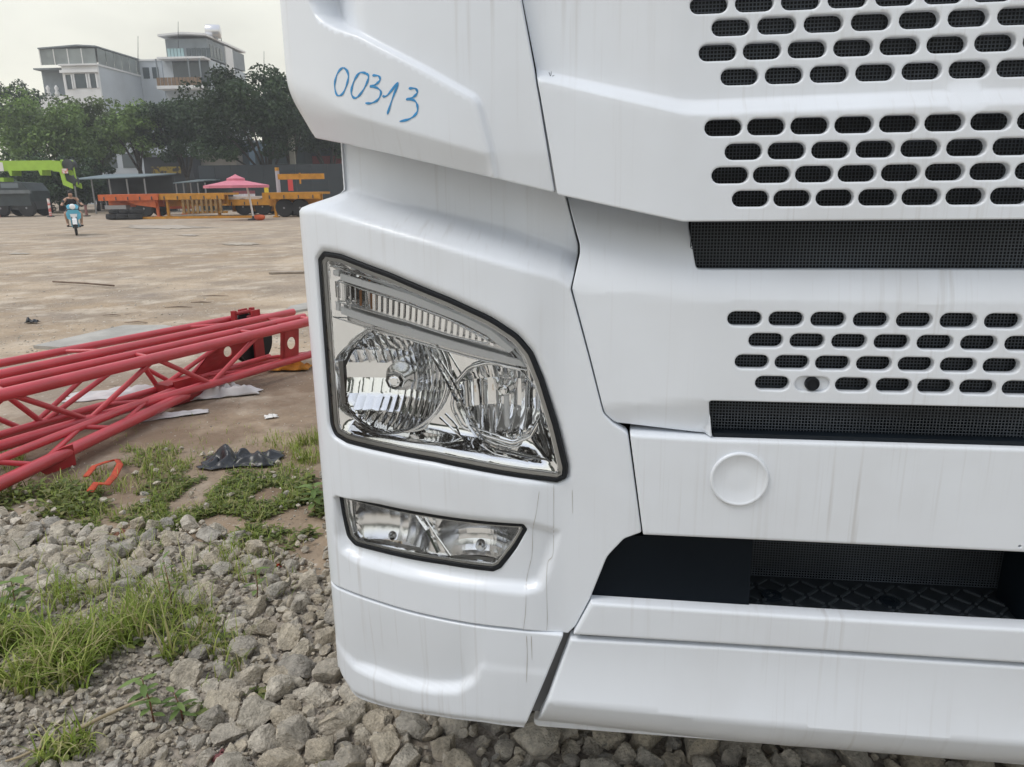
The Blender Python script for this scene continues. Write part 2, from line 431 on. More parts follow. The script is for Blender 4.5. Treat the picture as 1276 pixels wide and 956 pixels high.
upper_corner = panel('upper_corner_panel', M['white'], truck,
    [('s', SL, 2.3), ('s', SL, zb, .02), ('s', SA-.06, zb, .03), (430, 180, .05), (480, 191), (540, 205), (612, 222), (692, 241, .006), (672, 122, .3), (650, 4, .3), (632, -100, .3), (618, -190)],
    off=offA, grid=.009, e=.0028, thick=.03, lines=par(bevL, -.0055, -.0028, 0, .0028, .0055)+finO)
mirror_me.append(upper_corner)
# ---- upper grille
creL = LP([(668, 84), (700, 92), (770, 108), (848, 125), (870, 126), (960, 122), (1178, 113)], .02); cre = line(creL)
cr2L = LP([(670, 97), (700, 104), (770, 122), (848, 141), (870, 143), (960, 139), (1178, 131)], .03); cr2 = line(cr2L); s850 = sz(850, 200)[0]
def offB(s, z):
    a, b = cre(s), cr2(s); t = (soft(a-z, .004)-soft(b-z, .004))/np.maximum(a-b, 1e-4)
    ledge = .026*t
    turn = -.03*sm((s850-fold(s))/.30)
    return .012+ledge+turn
def row(x0, sp, z, wd=.0645, ht=.028):
    n = int(round((2*(XC-x0))/sp)); return [oval(x0+k*sp, z, wd, ht) for k in range(n+1)]
FB = (Y0-.038)/Y0
def rowB(x0, sp, z, y=None):
    k = (Y0-(.012 if z > 1.74 else .038))/Y0
    return row(x0*k, sp*k, CAM.z+(z-CAM.z)*k)
holesB = []
for x0, sp, z in [(.150, .0775, 1.976), (.187, .0775, 1.937), (.158, .0766, 1.897), (.197, .0774, 1.860), (.177, .0757, 1.820), (.217, .0758, 1.779),
                  (.194, .0748, 1.694), (.232, .0754, 1.652), (.211, .0736, 1.611), (.250, .0737, 1.569)]:
    holesB += rowB(x0, sp, z)
grille = panel('grille_panel', M['white'], truck,
    [(694, 243, .006), (851, 277, .02), ('c', 1178, 275.5), ('s', XC, 2.3, 'c'), (619, -190), (633, -100, .3), (651, 4, .3), (673, 122, .3)],
    off=offB, holes=holesB, he=.0034, grid=.02, thick=.02, hthick=.014, e=.0028,
    lines=[q for A in (creL, cr2L) for d in (-.0045, 0, .0045) for q in both(A+np.array([0, d]))])
wn_ = grille.modifiers.new('normals', 'WEIGHTED_NORMAL'); wn_.keep_sharp = True
# ---- lower grille
c1L = LP([(711, 363), (790, 368), (870, 375), (1178, 380)]); c1 = line(c1L)
lowfL = LP([(745, 509), (885, 499)]); lowf = line(lowfL)
s870 = sz(872, 400)[0]; s711 = sz(711, 363)[0]
def offD(s, z):
    f = fold(s); up_ = np.clip((z-c1(s))/.16, 0, 1.6)
    nk = -.085*up_**1.3
    side = -.018*np.clip((s870-f)/(s870-s711), 0, 1.2)
    lo_ = np.where(f < s870+.03, -.30*np.maximum(0, lowf(s)-z), 0)
    return nk+side+lo_
holesD = []
sens = None
for ri, (x0, sp, z) in enumerate([(.254, .0764, 1.3465), (.296, .0762, 1.305), (.273, .0748, 1.2625), (.314, .0745, 1.2205)]):
    hs = row(x0, sp, z, .0645, .028)
    if ri == 3: sens = hs[1].mean(0)
    holesD += hs
holesD += []
lower_grille = panel('lower_grille_panel', M['white'], truck,
    [(700, 200), (706, 246, .02), (722, 305, .03), (722, 316, .02), (712, 360, .006), (735, 446, .2), (753, 516, .03), (766, 527, .02), (888, 545.5, .004), (884, 500, .006), ('c', 1178, 506),
     ('c', 1178, 339), (868, 335, .01), (859, 284, .03), (858, 255), (856, 190)],
    off=offD, holes=holesD, he=.0034, e=.0028, grid=.016, thick=.02, hthick=.014, lines=both(c1L)+[lowfL])
wn_ = lower_grille.modifiers.new('normals', 'WEIGHTED_NORMAL'); wn_.keep_sharp = True
# ---- front bumper bar with the round towing-eye cover
offF = .006
def offFf(s, z): return np.full(len(s), offF)
bumper = panel('bumper_bar', M['white'], truck, [(784.3, 541, .006), (888, 547, .2), ('c', 1178, 556), ('c', 1178, 685.5), (1000, 677, .3), (801, 668, .004)],
    off=offF, holes=[ellipse(*sz(1271, 681, offF), .003, .003, 10)], he=.001, e=.007, grid=.03, thick=.06)
cap_s, cap_z = sz(921, 597, offF)
mb = MB(); mb.lathe(P3(cap_s, cap_z, offF-.004), (0, -1, 0), [(.0575, 0), (.0575, .0075), (.0565, .009), (.0545, .0098), (.0525, .0098), (.051, .009), (.0495, .0078), (.02, .0078)], 56)
mb.build('towing_eye_cover', M['white'], bumper, smooth=True, sharp=50)
# ---- lip and valance under the intake
offH = lambda s, z: np.full(len(s), .0)
panel('intake_lip', M['white'], truck, [(736, 751, .004), (1000, 768, .5), ('c', 1178, 778), ('c', 1178, 820.3), (900, 803.8, .5), (713, 792.3, .004)], off=.0, e=.007, grid=.03, thick=.03)
vcL = LP([(690, 869), (860, 887), (989, 899), (1178, 912)]); vc = line(vcL); vt = line([(709, 796), (1178, 822)])
def offI(s, z):
    c, t = vc(s), vt(s); u = np.clip((t-z)/(t-c), 0, 1); lo_ = np.clip((c-z)/.09, 0, 1.4)
    return -.004+.022*u**2.2-.03*lo_-.02*lo_**3
panel('valance', M['white'], truck, [(710, 796.3, .008), (900, 806.6, .5), ('c', 1178, 822.4), ('c', 1178, 944), (900, 929, .5), (661, 906, .02)], off=offI, e=.006, grid=.014, thick=.03,
    lines=both(vcL))
# ---- corner bumper with lamp openings
LO = [(396, 323, .01), (402, 314.5, .008), (423, 318, .05), (485, 341.5, .3), (561, 373, .3), (611, 396, .2), (645, 418, .08), (663, 440, .06), (676, 473, .1), (694, 532, .3), (706, 583, .03), (705, 596, .008), (694, 601, .008), (650, 595.5, .2), (584, 584, .2), (540, 575, .2), (480, 563.5, .2), (432, 552, .03), (417, 543, .02), (411.5, 530, .05), (403, 420, .3)]
FO = [(422, 619, .004), (425, 616, .004), (471, 628, .2), (532, 640, .2), (652, 653, .008), (657, 660, .006), (644, 682, .2), (623, 708, .008), (614, 712, .008), (553, 703.5, .2), (471, 687.5, .2), (441, 679.5, .02), (432, 669, .02), (425.5, 641, .1)]
LO_, FO_ = loop_px(LO, -.006), loop_px(FO, -.016)
val = line([(428, 236), (470, 250), (540, 264), (637, 286), (700, 306), (726, 318)], -.06)
crs = line([(372, 262), (392, 262), (440, 276), (540, 305), (640, 334), (696, 350), (712, 362)])
rec = np.array([sz(*p) for p in [(414, 618), (416, 668), (424, 688), (446, 703), (520, 722), (600, 735), (655, 741), (676, 736), (686, 712), (700, 664), (656, 648), (532, 634), (471, 622)]])
fz0 = sz(540, 640)[1]; fz1 = sz(540, 712)[1]
ftop = line([(424, 612), (471, 622), (532, 635), (652, 648), (700, 655)]); fbot = line([(420, 690), (446, 703), (520, 722), (600, 735), (655, 741), (690, 740)])
lrec = loop_px(LO, 0, grow=.012)
sJ = sz(711, 363)[0]
def offJ(s, z):
    v, c = val(s), crs(s)
    t = np.clip((z-c)/np.maximum(v-c, .02), 0, 1)
    neck = -(.118-.014*sm((-.35-s)/.2)-.036*sm((s+.25)/.2))*np.where(t < 1, sm(t)**.9, 1.0)
    right = sm((s-(sJ-.10))/.10)*-.012
    Q = np.stack([s, z], 1)
    d = np.where(inside(Q, rec), seg_dist(Q, rec, np.roll(rec, -1, 0)), 0)
    tp = np.clip((ftop(s)-z)/np.maximum(ftop(s)-fbot(s), .01), 0, 1)
    fogr = -.024*sm(d/.02)*(.5+.5*tp)
    dl = np.where(inside(Q, lrec), seg_dist(Q, lrec, np.roll(lrec, -1, 0)), 0)
    return neck+right+fogr-.010*sm(dl/.012)
z722 = sz(404.5, 721)[1]
corner = panel('corner_bumper', M['white'], truck,
    [('s', SL, 1.76), ('s', -.05, 1.76), (700, 205), (705.3, 246, .02), (721.3, 305, .03), (721.3, 316, .02), (711.3, 361, .006), (734.3, 446, .2), (752.3, 516, .03), (764.5, 528.5, .03), (783, 540, .02), (788, 575, .1), (800, 664, .006), (778, 672, .02), (757, 694, .05), (735, 748, .1), (718, 780, .02), (708, 790, .006),
     (640, 783.5, .3), (540, 768.5, .3), (470, 749.5, .2), (425, 733, .15), ('s', SA-.04, z722, .1), ('s', SL, z722)],
    off=offJ, holes=[LO_, FO_], he=.005, e=.003, grid=.0085, thick=.03, hthick=.02)
mirror_me.append(corner)
# ---- lower corner lip with its scoop
zk0 = z722-.002; kb = sz(407, 832)[1]
kbl = line([(405, 826), (414, 845), (440, 868), (480, 882), (540, 893), (600, 901), (655, 907)])
ktop = line([(404, 722), (425, 734), (470, 751), (540, 770), (640, 785), (700, 791)])
kl = line([(404, 785), (412, 805), (440, 826), (490, 845), (540, 855), (570, 855), (590, 843), (600, 825)])
ks = sz(570, 850)[0]; ks2 = sz(608, 820)[0]
def offK(s, z):
    tk, kk, bb = ktop(s), kl(s), kbl(s)
    u = np.clip((tk-z)/np.maximum(tk-kk, .01), 0, 1)
    depth = -.02*sm((ks2-s)/(ks2-ks))*(.08+.92*sm((s-SA+.05)/.15))
    rise = sm((kk-z)/.02)
    sc = depth*u**1.2*(1-rise)
    tuck = -.012*np.clip(1-(z-bb)/.022, 0, 1)**2
    return sc+tuck+.002*rise*sm((s-SA)/.1)
lip = panel('corner_lip', M['white'], truck,
    [('s', SL, zk0), ('s', SA-.04, zk0, .1), (425, 735, .15), (470, 751.5, .2), (540, 770.5, .3), (640, 785.5, .3), (703, 791.5, .006), (653, 908, .004), (600, 901, .3), (540, 893, .2), (480, 882, .2), (440, 869, .1), ('s', SA-.03, kb, .05), ('s', SL, kb)],
    off=offK, grid=.008, e=.004, thick=.025)
mirror_me.append(lip)
# dark strut in the slanted gap between lip and valance
mb = MB(); a0, a1, a2, a3 = [p3(*q, -.045) for q in ((694, 785), (726, 785), (683, 886), (655, 886))]
mb.prism([a0, a1, a2, a3], (0, .03, 0)); mirror_me.append(mb.build('gap_filler', mat('grey_bracket', (.22, .22, .22), .6), truck))
# ---- screens, cavity and dark inner structure
def screen(name, x0, x1, z0, z1, y, pitch=.0062, wr=.0008):
    mb = MB()
    for i in range(int((x1-x0)/pitch)+1): x = x0+i*pitch; mb.box((x-wr, y, z0), (x+wr, y+.0015, z1))
    for i in range(int((z1-z0)/pitch)+1): z = z0+i*pitch; mb.box((x0, y-.001, z-wr), (x1, y+.0005, z+wr))
    return mb.build(name, M['wire'], truck, fix=False)
def zz(px, py, o=0): return sz(px, py, o)[1]
XR = 2*XC
screen('grille_screen', .122, XR-.122, 1.546, 2.02, Y0+.012)
screen('grille_screen', sz(864, 300)[0], XR-sz(864, 300)[0], zz(1178, 342, -.05), zz(1178, 262, -.05), Y0+.045)
screen('grille_screen', .20, XR-.20, 1.19, 1.375, Y0+.028)
screen('grille_screen', .16, XR-.16, zz(1178, 545, -.035)-.01, zz(1178, 505, -.035)+.03, Y0+.035)
mb = MB(); mb.box((-.30, Y0+.33, .5), (XR+.30, Y0+.37, 2.3)); mb.box((-.10, Y0+.19, .95), (XR+.10, Y0+.2, 2.3)); mb.build('radiator_core', M['void'], truck)
# ledge of dark plastic under the slot screen, and the step cavity
mb = MB(); zt = zz(1178, 545, -.01); xl = sz(890, 540)[0]; mb.box((xl, Y0+.008, zt-.035), (XR-xl, Y0+.14, zt-.004)); mb.build('screen_ledge', M['black_plastic'], truck)
zc0, zc1 = zz(900, 762, -.02), zz(900, 672, -.02)
mb = MB(); zl = zc0-.004
pl = [p3(734, 762, -.033), p3(752, 668, -.033), p3(938, 668, -.033), p3(932, 774, -.033)]
mb.prism(pl, (0, .12, 0)); mirror_me.append(mb.build('intake_blank', M['intake'], truck))
mb = MB(); za, zb2 = zz(900, 830), zz(900, 785); xa = sz(722, 800)[0]; mb.box((xa, Y0+.022, za), (XR-xa, Y0+.03, zb2)); mb.build('seam_backing', M['void'], truck)
screen('intake_screen', .2, XR-.2, zc0-.02, zc1+.03, Y0+.19)
mb = MB(); mb.box((-.1, Y0+.032, zl-.03), (XR+.1, Y0+.23, zl)); tread = mb.build('step_tread', mat('tread_plastic', (.014, .018, .022), .38), truck)
mb = MB(); k = 0
for i in range(26):
    for j in range(4):
        x = .29+i*.035; y = Y0+.055+j*.035; a = R(45 if (i+j) % 2 else -45)
        if x < XR-.29: mb.box((-.017, -.0028, 0), (.017, .0028, .0045), Matrix.Translation((x, y, zl)) @ Matrix.Rotation(a, 4, 'Z'))
mb.build('tread_bars', mat('pale_tread', (.04, .048, .055), .4), tread)  # bars coloured paler than the plate so the tread pattern shows
for x in (.37, .62):
    mb = MB(); mb.lathe((x, Y0+.10, zl), (0, 0, 1), [(.022, 0), (.022, .006), (.012, .006), (.012, .002)], 20)
    mb.build('tread_bolt', M['black_plastic'], tread, smooth=True, sharp=40)
# ---- sensor in the lower grille
plate = panel('sensor_plate', M['white'], truck, None, off=-.0075, loop=oval(sens[0], sens[1], .072, .036, 8), e=.001, gap=0, grid=.02, thick=.004)
mb = MB(); mb.lathe(P3(sens[0], sens[1], -.009), (0, -1, 0), [(.0135, 0), (.0135, .009), (.0125, .011), (.010, .0115), (.009, .009), (.003, .009)], 24)
mb.build('parking_sensor', M['black_rubber'], plate, smooth=True, sharp=40)
# ---- headlamp
lamp = panel('headlamp', M['black_rubber'], truck, None, off=-.006, loop=offset_loop(LO_, -.002), holes=[offset_loop(LO_, .0088)], e=.004, he=.002, gap=0, grid=.03, thick=.05, hthick=.06)
LI = offset_loop(LO_, .0108)
# translucent grey seam and bright rim just inside the seal
panel('lamp_rim', M['smoke'], lamp, None, off=-.010, loop=offset_loop(LO_, .008), holes=[offset_loop(LO_, .0172)], e=.001, he=.001, gap=0, grid=.05, thick=.03)
panel('lamp_rim', M['chrome'], lamp, None, off=-.014, loop=offset_loop(LO_, .0165), holes=[offset_loop(LO_, .0195)], e=.001, he=.001, gap=0, grid=.05, thick=.012)
B1, B2 = sz(491, 470, -.045), sz(623, 495, -.045)
pxm = .00166
b1 = loop_px([(491+66*math.cos(2*math.pi*k/40), 471+66*math.sin(2*math.pi*k/40), .001) for k in range(40)], -.045)
RX, RZ = (b1[:, 0].max()-b1[:, 0].min())/2, (b1[:, 1].max()-b1[:, 1].min())/2; B1 = tuple((b1.max(0)+b1.min(0))/2)
b2 = loop_px([(568, 505, .03), (571, 478, .03), (588, 458, .03), (612, 452, .05), (650, 461, .03), (672, 482, .03), (674, 515, .03), (660, 540, .02), (640, 548, .02), (600, 536, .02), (580, 528, .02)], -.045)
fl = [((541, 436), (640, 560)), ((555, 520), (600, 470))]
def offZ(s, z):
    # bright shell between the bowls, broken into small flat facets
    Q = np.stack([s, z], 1); d = seg_dist(Q, LB, np.roll(LB, -1, 0))
    r1 = np.hypot((s-B1[0])/(63*pxm), (z-B1[1])/(66*pxm)); r2 = np.hypot((s-B2[0])/(58*pxm), (z-B2[1])/(54*pxm)); r = np.minimum(r1, r2)
    h = np.sin(s*1371.7+z*911.3)*43758.5; h = h-np.floor(h)
    return -.016-.032*sm(d/.055)
LB = offset_loop(LO_, .017)
panel('lamp_bezel', M['chrome'], lamp, None, off=offZ, loop=offset_loop(LO_, .017), holes=[b1, b2], e=0, he=.003, gap=0, grid=.012, thick=.004, hthick=.03, sharp=40)
def bowl(name, loop, c, rx, rz, depth, cw, ch, bulge, mat_):
    def off(s, z):
        r2 = np.clip(((s-c[0])/rx)**2+((z-c[1])/rz)**2, 0, 1.1)
        u = ((s-c[0])/cw+.5) % 1-.5; v = ((z-c[1])/ch+.5) % 1-.5
        return -.05-depth*(1-r2)-bulge*(u*u+v*v)*4
    g = []
    for i in range(-8, 9):
        x = c[0]+(i+.5)*cw
        if abs(x-c[0]) < rx: g.append(np.array([(x, c[1]-rz), (x, c[1]+rz)]))
    for j in range(-6, 7):
        z = c[1]+(j+.5)*ch
        if abs(z-c[1]) < rz: g.append(np.array([(c[0]-rx, z), (c[0]+rx, z)]))
    return panel(name, mat_, lamp, None, off=off, loop=loop, e=0, gap=0, grid=.006, thick=0, lines=g, sharp=14)
bowl('reflector_bowl', b1, B1, RX, RZ, .062, .0175, .036, .0012, M['chrome'])
bowl('reflector_bowl', b2, B2, 55*pxm, 50*pxm, .05, .028, .06, .004, M['chrome'])
# ring round the big bowl
mb = MB(); q = offset_loop(b1, -.003); pts = [Vector(P3(a, b, -.036)) for a, b in q]; mb.tube(pts+pts[:1], .0035, 8); mb.build('bowl_ring', M['chrome'], lamp, smooth=True)
mb = MB(); q = offset_loop(b2, -.004); pts = [Vector(P3(a, b, -.032)) for a, b in q]; mb.tube(pts+pts[:1], .0042, 8); mb.build('bowl_ring', M['chrome'], lamp, smooth=True)
def bulb(px, py, r, L_):
    c = p3(px, py, -.095); ax = (0, -1, 0)
    m = MB(); m.lathe(c, ax, [(r*1.5, -.02), (r*1.5, .0), (r*1.1, .012), (r*.95, L_*.7)], 20); m.build('bulb_shade', M['satin'], lamp, smooth=True, sharp=40)
    m = MB(); m.lathe(c, ax, [(r*1.02, L_*.7), (r*1.02, L_*.86), (r*.62, L_)], 8); m.lathe(c, ax, [(r*.5, L_), (r*.5, L_+.003), (r*.4, L_+.004)], 16); m.build('bulb_cap', M['chrome'], lamp)
bulb(498, 469, .022, .045); bulb(630, 482, .013, .035)
mb = MB(); a, b = p3(631, 490, -.075), p3(632, 532, -.07); mb.tube([a, b], .006, 10); mb.build('bulb', M['frost'], lamp, smooth=True, sharp=40)
# slanting chrome struts that cross between the bowls
def strut(pts, r, off, mt='chrome', flat=.6):
    m = MB(); m.tube([p3(*p, off) for p in pts], r, 6, flat=flat); m.build('strut', M[mt], lamp)
strut([(531, 432), (553, 468), (570, 500), (584, 530), (600, 553), (616, 563), (690, 583)], .006, -.026)
strut([(538, 432), (562, 470), (576, 498)], .0035, -.022)
strut([(573, 498), (588, 527), (604, 549), (620, 557), (688, 575)], .003, -.024, 'satin')
strut([(430, 540), (470, 556), (540, 566), (600, 576), (690, 588)], .005, -.03)
strut([(548, 520), (575, 545), (548, 558), (560, 570)], .004, -.034)
# daytime light band: backing, two frosted bars and a row of small ribs between
band = [(411, 331, .004), (504, 358, .2), (580, 390, .2), (626, 413, .05), (645, 432, .03), (659, 462, .004), (580, 444, .2), (517, 425.5, .2), (413, 394, .004)]
bk = panel('light_band', M['satin'], lamp, None, off=-.034, loop=loop_px(band, -.03), e=.002, gap=0, grid=.03, thick=.006)
def strip(name, pts_t, pts_b, off, mt, n, fill=1.0, dep=.008, lift=0):
    """row of n blocks between two polylines, each block bevelled by its own depth"""
    T = [np.array(sz(*p, off)) for p in pts_t]; Bq = [np.array(sz(*p, off)) for p in pts_b]
    def at(Lp, f):
        d = [0]
        for a, b in zip(Lp[:-1], Lp[1:]): d.append(d[-1]+np.linalg.norm(b-a))
        f *= d[-1]; i = min(max(np.searchsorted(d, f)-1, 0), len(Lp)-2); t = (f-d[i])/(d[i+1]-d[i]); return Lp[i]+(Lp[i+1]-Lp[i])*t
    m = MB()
    for i in range(n):
        f0, f1 = (i+(1-fill)/2)/n, (i+(1+fill)/2)/n
        c = [at(T, f0), at(T, f1), at(Bq, f1), at(Bq, f0)]
        m.prism([P3(a, b, off) for a, b in c], (0, dep, 0))
    return m.build(name, M[mt] if isinstance(mt, str) else mt, bk)
strip('light_bar', [(424, 341), (504, 364), (580, 396), (620, 416), (640, 436)], [(424, 349), (504, 373), (575, 402), (612, 421), (634, 440)], -.013, 'frost', 7, .995)
strip('light_bar', [(424, 382), (516, 411), (580, 430), (648, 449)], [(425, 391), (516, 421), (580, 439), (655, 458)], -.013, 'frost', 6, .995)
strip('light_bar', [(411, 335), (422, 338)], [(411, 342), (422, 345)], -.02, 'frost', 1); strip('light_bar', [(412, 374), (423, 377)], [(412, 384), (423, 388)], -.02, 'frost', 1)
strip('band_rib', [(424, 352), (504, 379), (560, 400), (616, 429)], [(425, 374), (504, 398), (560, 416), (617, 432)], -.021, 'chrome', 27, .55, .012)
strip('band_rib', [(412, 349), (423, 352)], [(413, 369), (424, 372)], -.021, 'satin', 3, .6, .012)
strip('amber_marker', [(436, 357), (478, 371)], [(437, 377), (478, 390)], -.030, 'amber', 4, .35, .003)
mb = MB(); q = loop_px([(420, 350, .003), (504, 377, .2), (560, 398, .2), (620, 431, .006), (560, 418.5, .2), (504, 400, .2), (421, 376, .003)], -.02); pts = [Vector(P3(a, b, -.02)) for a, b in q]; mb.tube(pts+pts[:1], .0016, 6); mb.build('band_frame', M['chrome'], bk, smooth=True)
mb = MB(); q = loop_px(band, -.018); pts = [Vector(P3(a, b, -.018)) for a, b in q]; mb.tube(pts+pts[:1], .0016, 6); mb.build('band_frame', M['chrome'], bk, smooth=True)
panel('lens', M['lens'], lamp, None, off=lambda s, z: np.full(len(s), -.0065), loop=offset_loop(LO_, .008), e=0, gap=0, grid=.03, thick=0)
panel('lamp_housing', M['black_plastic'], lamp, None, off=-.16, loop=offset_loop(LO_, .002), e=0, gap=0, grid=.05, thick=0)
mb = MB(); lo = P3(LO_[:, 0], LO_[:, 1], -.03); l2 = P3(LO_[:, 0], LO_[:, 1], -.16); n = len(LO_); mb.pts(lo); mb.pts(l2)
for i in range(n): mb.f.append((i, (i+1) % n, n+(i+1) % n, n+i))
mb.build('lamp_housing', M['black_plastic'], lamp)
# ---- fog lamp
fog = panel('fog_lamp', M['black_rubber'], truck, None, off=-.018, loop=offset_loop(FO_, -.003), holes=[offset_loop(FO_, .0085)], e=.003, he=.002, gap=0, grid=.03, thick=.04, hthick=.04)
panel('lamp_rim', M['smoke'], fog, None, off=-.022, loop=offset_loop(FO_, .0075), holes=[offset_loop(FO_, .0125)], e=.001, he=.001, gap=0, grid=.04, thick=.03)
panel('lamp_rim', M['chrome'], fog, None, off=-.025, loop=offset_loop(FO_, .012), holes=[offset_loop(FO_, .0138)], e=.0006, he=.0006, gap=0, grid=.04, thick=.01)
F1, F2 = sz(493, 660, -.05), sz(600, 674, -.05)
fsm = sz(545, 668, -.05)[0]
def offFog(s, z):
    L1 = s < fsm
    c0 = np.where(L1, F1[0], F2[0]); c1_ = np.where(L1, F1[1], F2[1])
    rx = np.where(L1, .105, .10); r2 = ((s-c0)/rx)**2+((z-c1_-.01)/.08)**2
    cw = np.where(L1, .026, .0085); u = ((s-c0)/cw+.5) % 1-.5
    return -.034-.05*np.clip(1-r2, 0, 1)-np.where(L1, .0016, .0008)*u*u*4
gl = [np.array([(F1[0]+(i+.5)*.026, .6), (F1[0]+(i+.5)*.026, 1.2)]) for i in range(-5, 3) if F1[0]+(i+.5)*.026 < fsm-.01]
gl += [np.array([(F2[0]+(i+.5)*.0085, .6), (F2[0]+(i+.5)*.0085, 1.2)]) for i in range(-9, 12) if F2[0]+(i+.5)*.0085 > fsm+.004]
panel('reflector_bowl', M['soft_chrome'], fog, None, off=offFog, loop=offset_loop(FO_, .011), e=0, gap=0, grid=.007, thick=0, lines=gl, sharp=14)
for pts, r_ in (([(519, 641), (532, 660), (546, 688)], .0055), ([(528, 642), (545, 668), (562, 692)], .0035)):
    mb = MB(); mb.tube([p3(*p, -.032) for p in pts], r_, 6, flat=.7); mb.build('strut', M['chrome'], fog)
for px, py in ((492, 664), (600, 676)):
    mb = MB(); mb.lathe(p3(px, py, -.085), (0, -1, 0), [(.012, 0), (.011, .02), (.006, .026)], 14); mb.build('bulb', M['satin'], fog, smooth=True, sharp=40)
panel('lens', M['lens'], fog, None, off=-.0195, loop=offset_loop(FO_, .008), e=0, gap=0, grid=.03, thick=0)
# ---- handwritten number on the deflector
def ink(strokes, name, wd=.0032, par=None, mt='ink', off0=.0008, offs=offA):
    m = MB()
    for st in strokes:
        # Catmull-Rom through the pixel points
        P = [st[0]]+list(st)+[st[-1]]; cur = []
        for i in range(1, len(P)-2):
            for j in range(6):
                t = j/6; a, b, c, d = P[i-1], P[i], P[i+1], P[i+2]
                cur.append(tuple(.5*((2*b[k])+(-a[k]+c[k])*t+(2*a[k]-5*b[k]+4*c[k]-d[k])*t*t+(-a[k]+3*b[k]-3*c[k]+d[k])*t**3) for k in (0, 1)))
        cur.append(st[-1])
        uv = [np.array(sz(*p, offs)) for p in cur]; n = len(uv); base = len(m.v)
        for i, p in enumerate(uv):
            t = uv[min(i+1, n-1)]-uv[max(i-1, 0)]; t = t/max(np.linalg.norm(t), 1e-6); nn = np.array([-t[1], t[0]])
            ww = wd*(.75+.25*math.sin(i*.9)) if 0 < i < n-1 else wd*.35
            for sgn in (-1, 0, 1):
                q = p+nn*ww*sgn; m.v.append(Vector(P3(q[0], q[1], fo(offs, q[0], q[1])+off0+(.0004 if sgn == 0 else 0))))
        for i in range(n-1):
            for k in (0, 1): m.f.append((base+i*3+k, base+i*3+k+1, base+i*3+k+4, base+i*3+k+3))
    return m.build(name, M[mt], par or truck, smooth=True)
Z5 = lambda L_: [(340+a/3.1875, b/3.1875) for a, b in L_]
ink([Z5([(300, 285), (278, 270), (256, 295), (246, 340), (256, 378), (278, 372), (296, 330), (300, 295), (285, 268)]),
     Z5([(372, 292), (345, 290), (322, 325), (312, 368), (326, 390), (350, 372), (374, 330), (380, 300), (362, 290)]),
     Z5([(396, 300), (420, 302), (426, 318), (410, 335), (388, 345), (412, 348), (430, 366), (418, 396), (392, 410), (368, 410)]),
     Z5([(436, 383), (456, 378), (498, 328), (478, 385), (455, 455)]),
     Z5([(540, 352), (566, 352), (574, 368), (558, 386), (532, 396), (560, 398), (574, 418), (572, 448), (545, 472), (504, 483)])], 'handwritten_number', .0024, upper_corner)
# ---- dried drips below the headlamp and a few specks
ink([[(690, 604), (690, 650), (689, 690), (683, 700), (681, 720), (682, 770), (681, 786)], [(672, 612), (668, 640), (664, 660), (663, 690), (660, 705), (656, 725), (655, 760), (652, 786)], [(713, 610), (713.5, 640)]], 'drip_stain', .0006, corner, 'grime', .0004, offJ)
ink([[(656, 792), (657, 815), (656, 850)], [(662, 792), (663, 822)]], 'drip_stain', .0009, lip, 'grime', .0005, offK)
ink([[(684, 90), (686, 95), (687, 89)], [(688, 95), (691, 94)]], 'pen_mark', .0006, grille, 'black_rubber', .0006, offB)
# ---- rest of the cab: shell, windscreen, roof, door, wheels, chassis
yb = Y0+.46; xs = -.66
mb = MB(); mb.box((xs, yb, 1.05), (XR-xs, Y0+2.25, 3.35)); shell = mb.build('cab_shell', M['white'], truck)
mb = MB(); mb.prism([(xs+.02, Y0+.10, 2.34), (xs+.02, Y0+.34, 3.3), (xs+.02, yb, 3.36), (xs+.02, yb, 2.28)], (XR-2*xs-.04, 0, 0)); mb.build('windscreen_frame', M['white'], truck)
mb = MB(); mb.prism([(xs+.12, Y0+.085, 2.40), (xs+.12, Y0+.30, 3.24), (xs+.12, Y0+.32, 3.24), (xs+.12, Y0+.105, 2.40)], (XR-2*xs-.24, 0, 0)); mb.build('windscreen', mat('dark_glass', (.01, .012, .015), .05), truck)
mb = MB(); mb.prism([(xs+.03, Y0+.2, 3.352), (xs+.03, Y0+.9, 3.75), (xs+.03, Y0+2.2, 3.8), (xs+.03, Y0+2.2, 3.352)], (XR-2*xs-.06, 0, 0)); mb.build('roof', M['white'], truck)
mb = MB(); mb.box((xs-.012, yb+.06, 1.3), (xs+.0, yb+1.05, 3.1)); door = mb.build('door', M['white'], truck)
mb = MB(); mb.prism([(xs-.016, yb+.12, 2.2), (xs-.016, yb+.98, 2.2), (xs-.016, yb+.98, 3.0), (xs-.016, yb+.3, 3.0)], (.005, 0, 0)); mb.build('side_window', bpy.data.materials['dark_glass'], door)
mb = MB(); mb.box((xs-.04, yb+.82, 1.98), (xs-.013, yb+1.0, 2.02)); mb.build('door_handle', M['black_plastic'], door)
mb = MB(); mb.tube([(xs, yb+.05, 3.05), (xs-.2, yb-.12, 3.0), (xs-.2, yb-.12, 2.2), (xs, yb+.05, 2.15)], .018, 8); mb.build('mirror_arm', M['black_plastic'], truck)
mb = MB(); mb.box((xs-.34, yb-.18, 2.3), (xs-.1, yb-.06, 2.95)); mb.build('mirror', M['white'], truck)
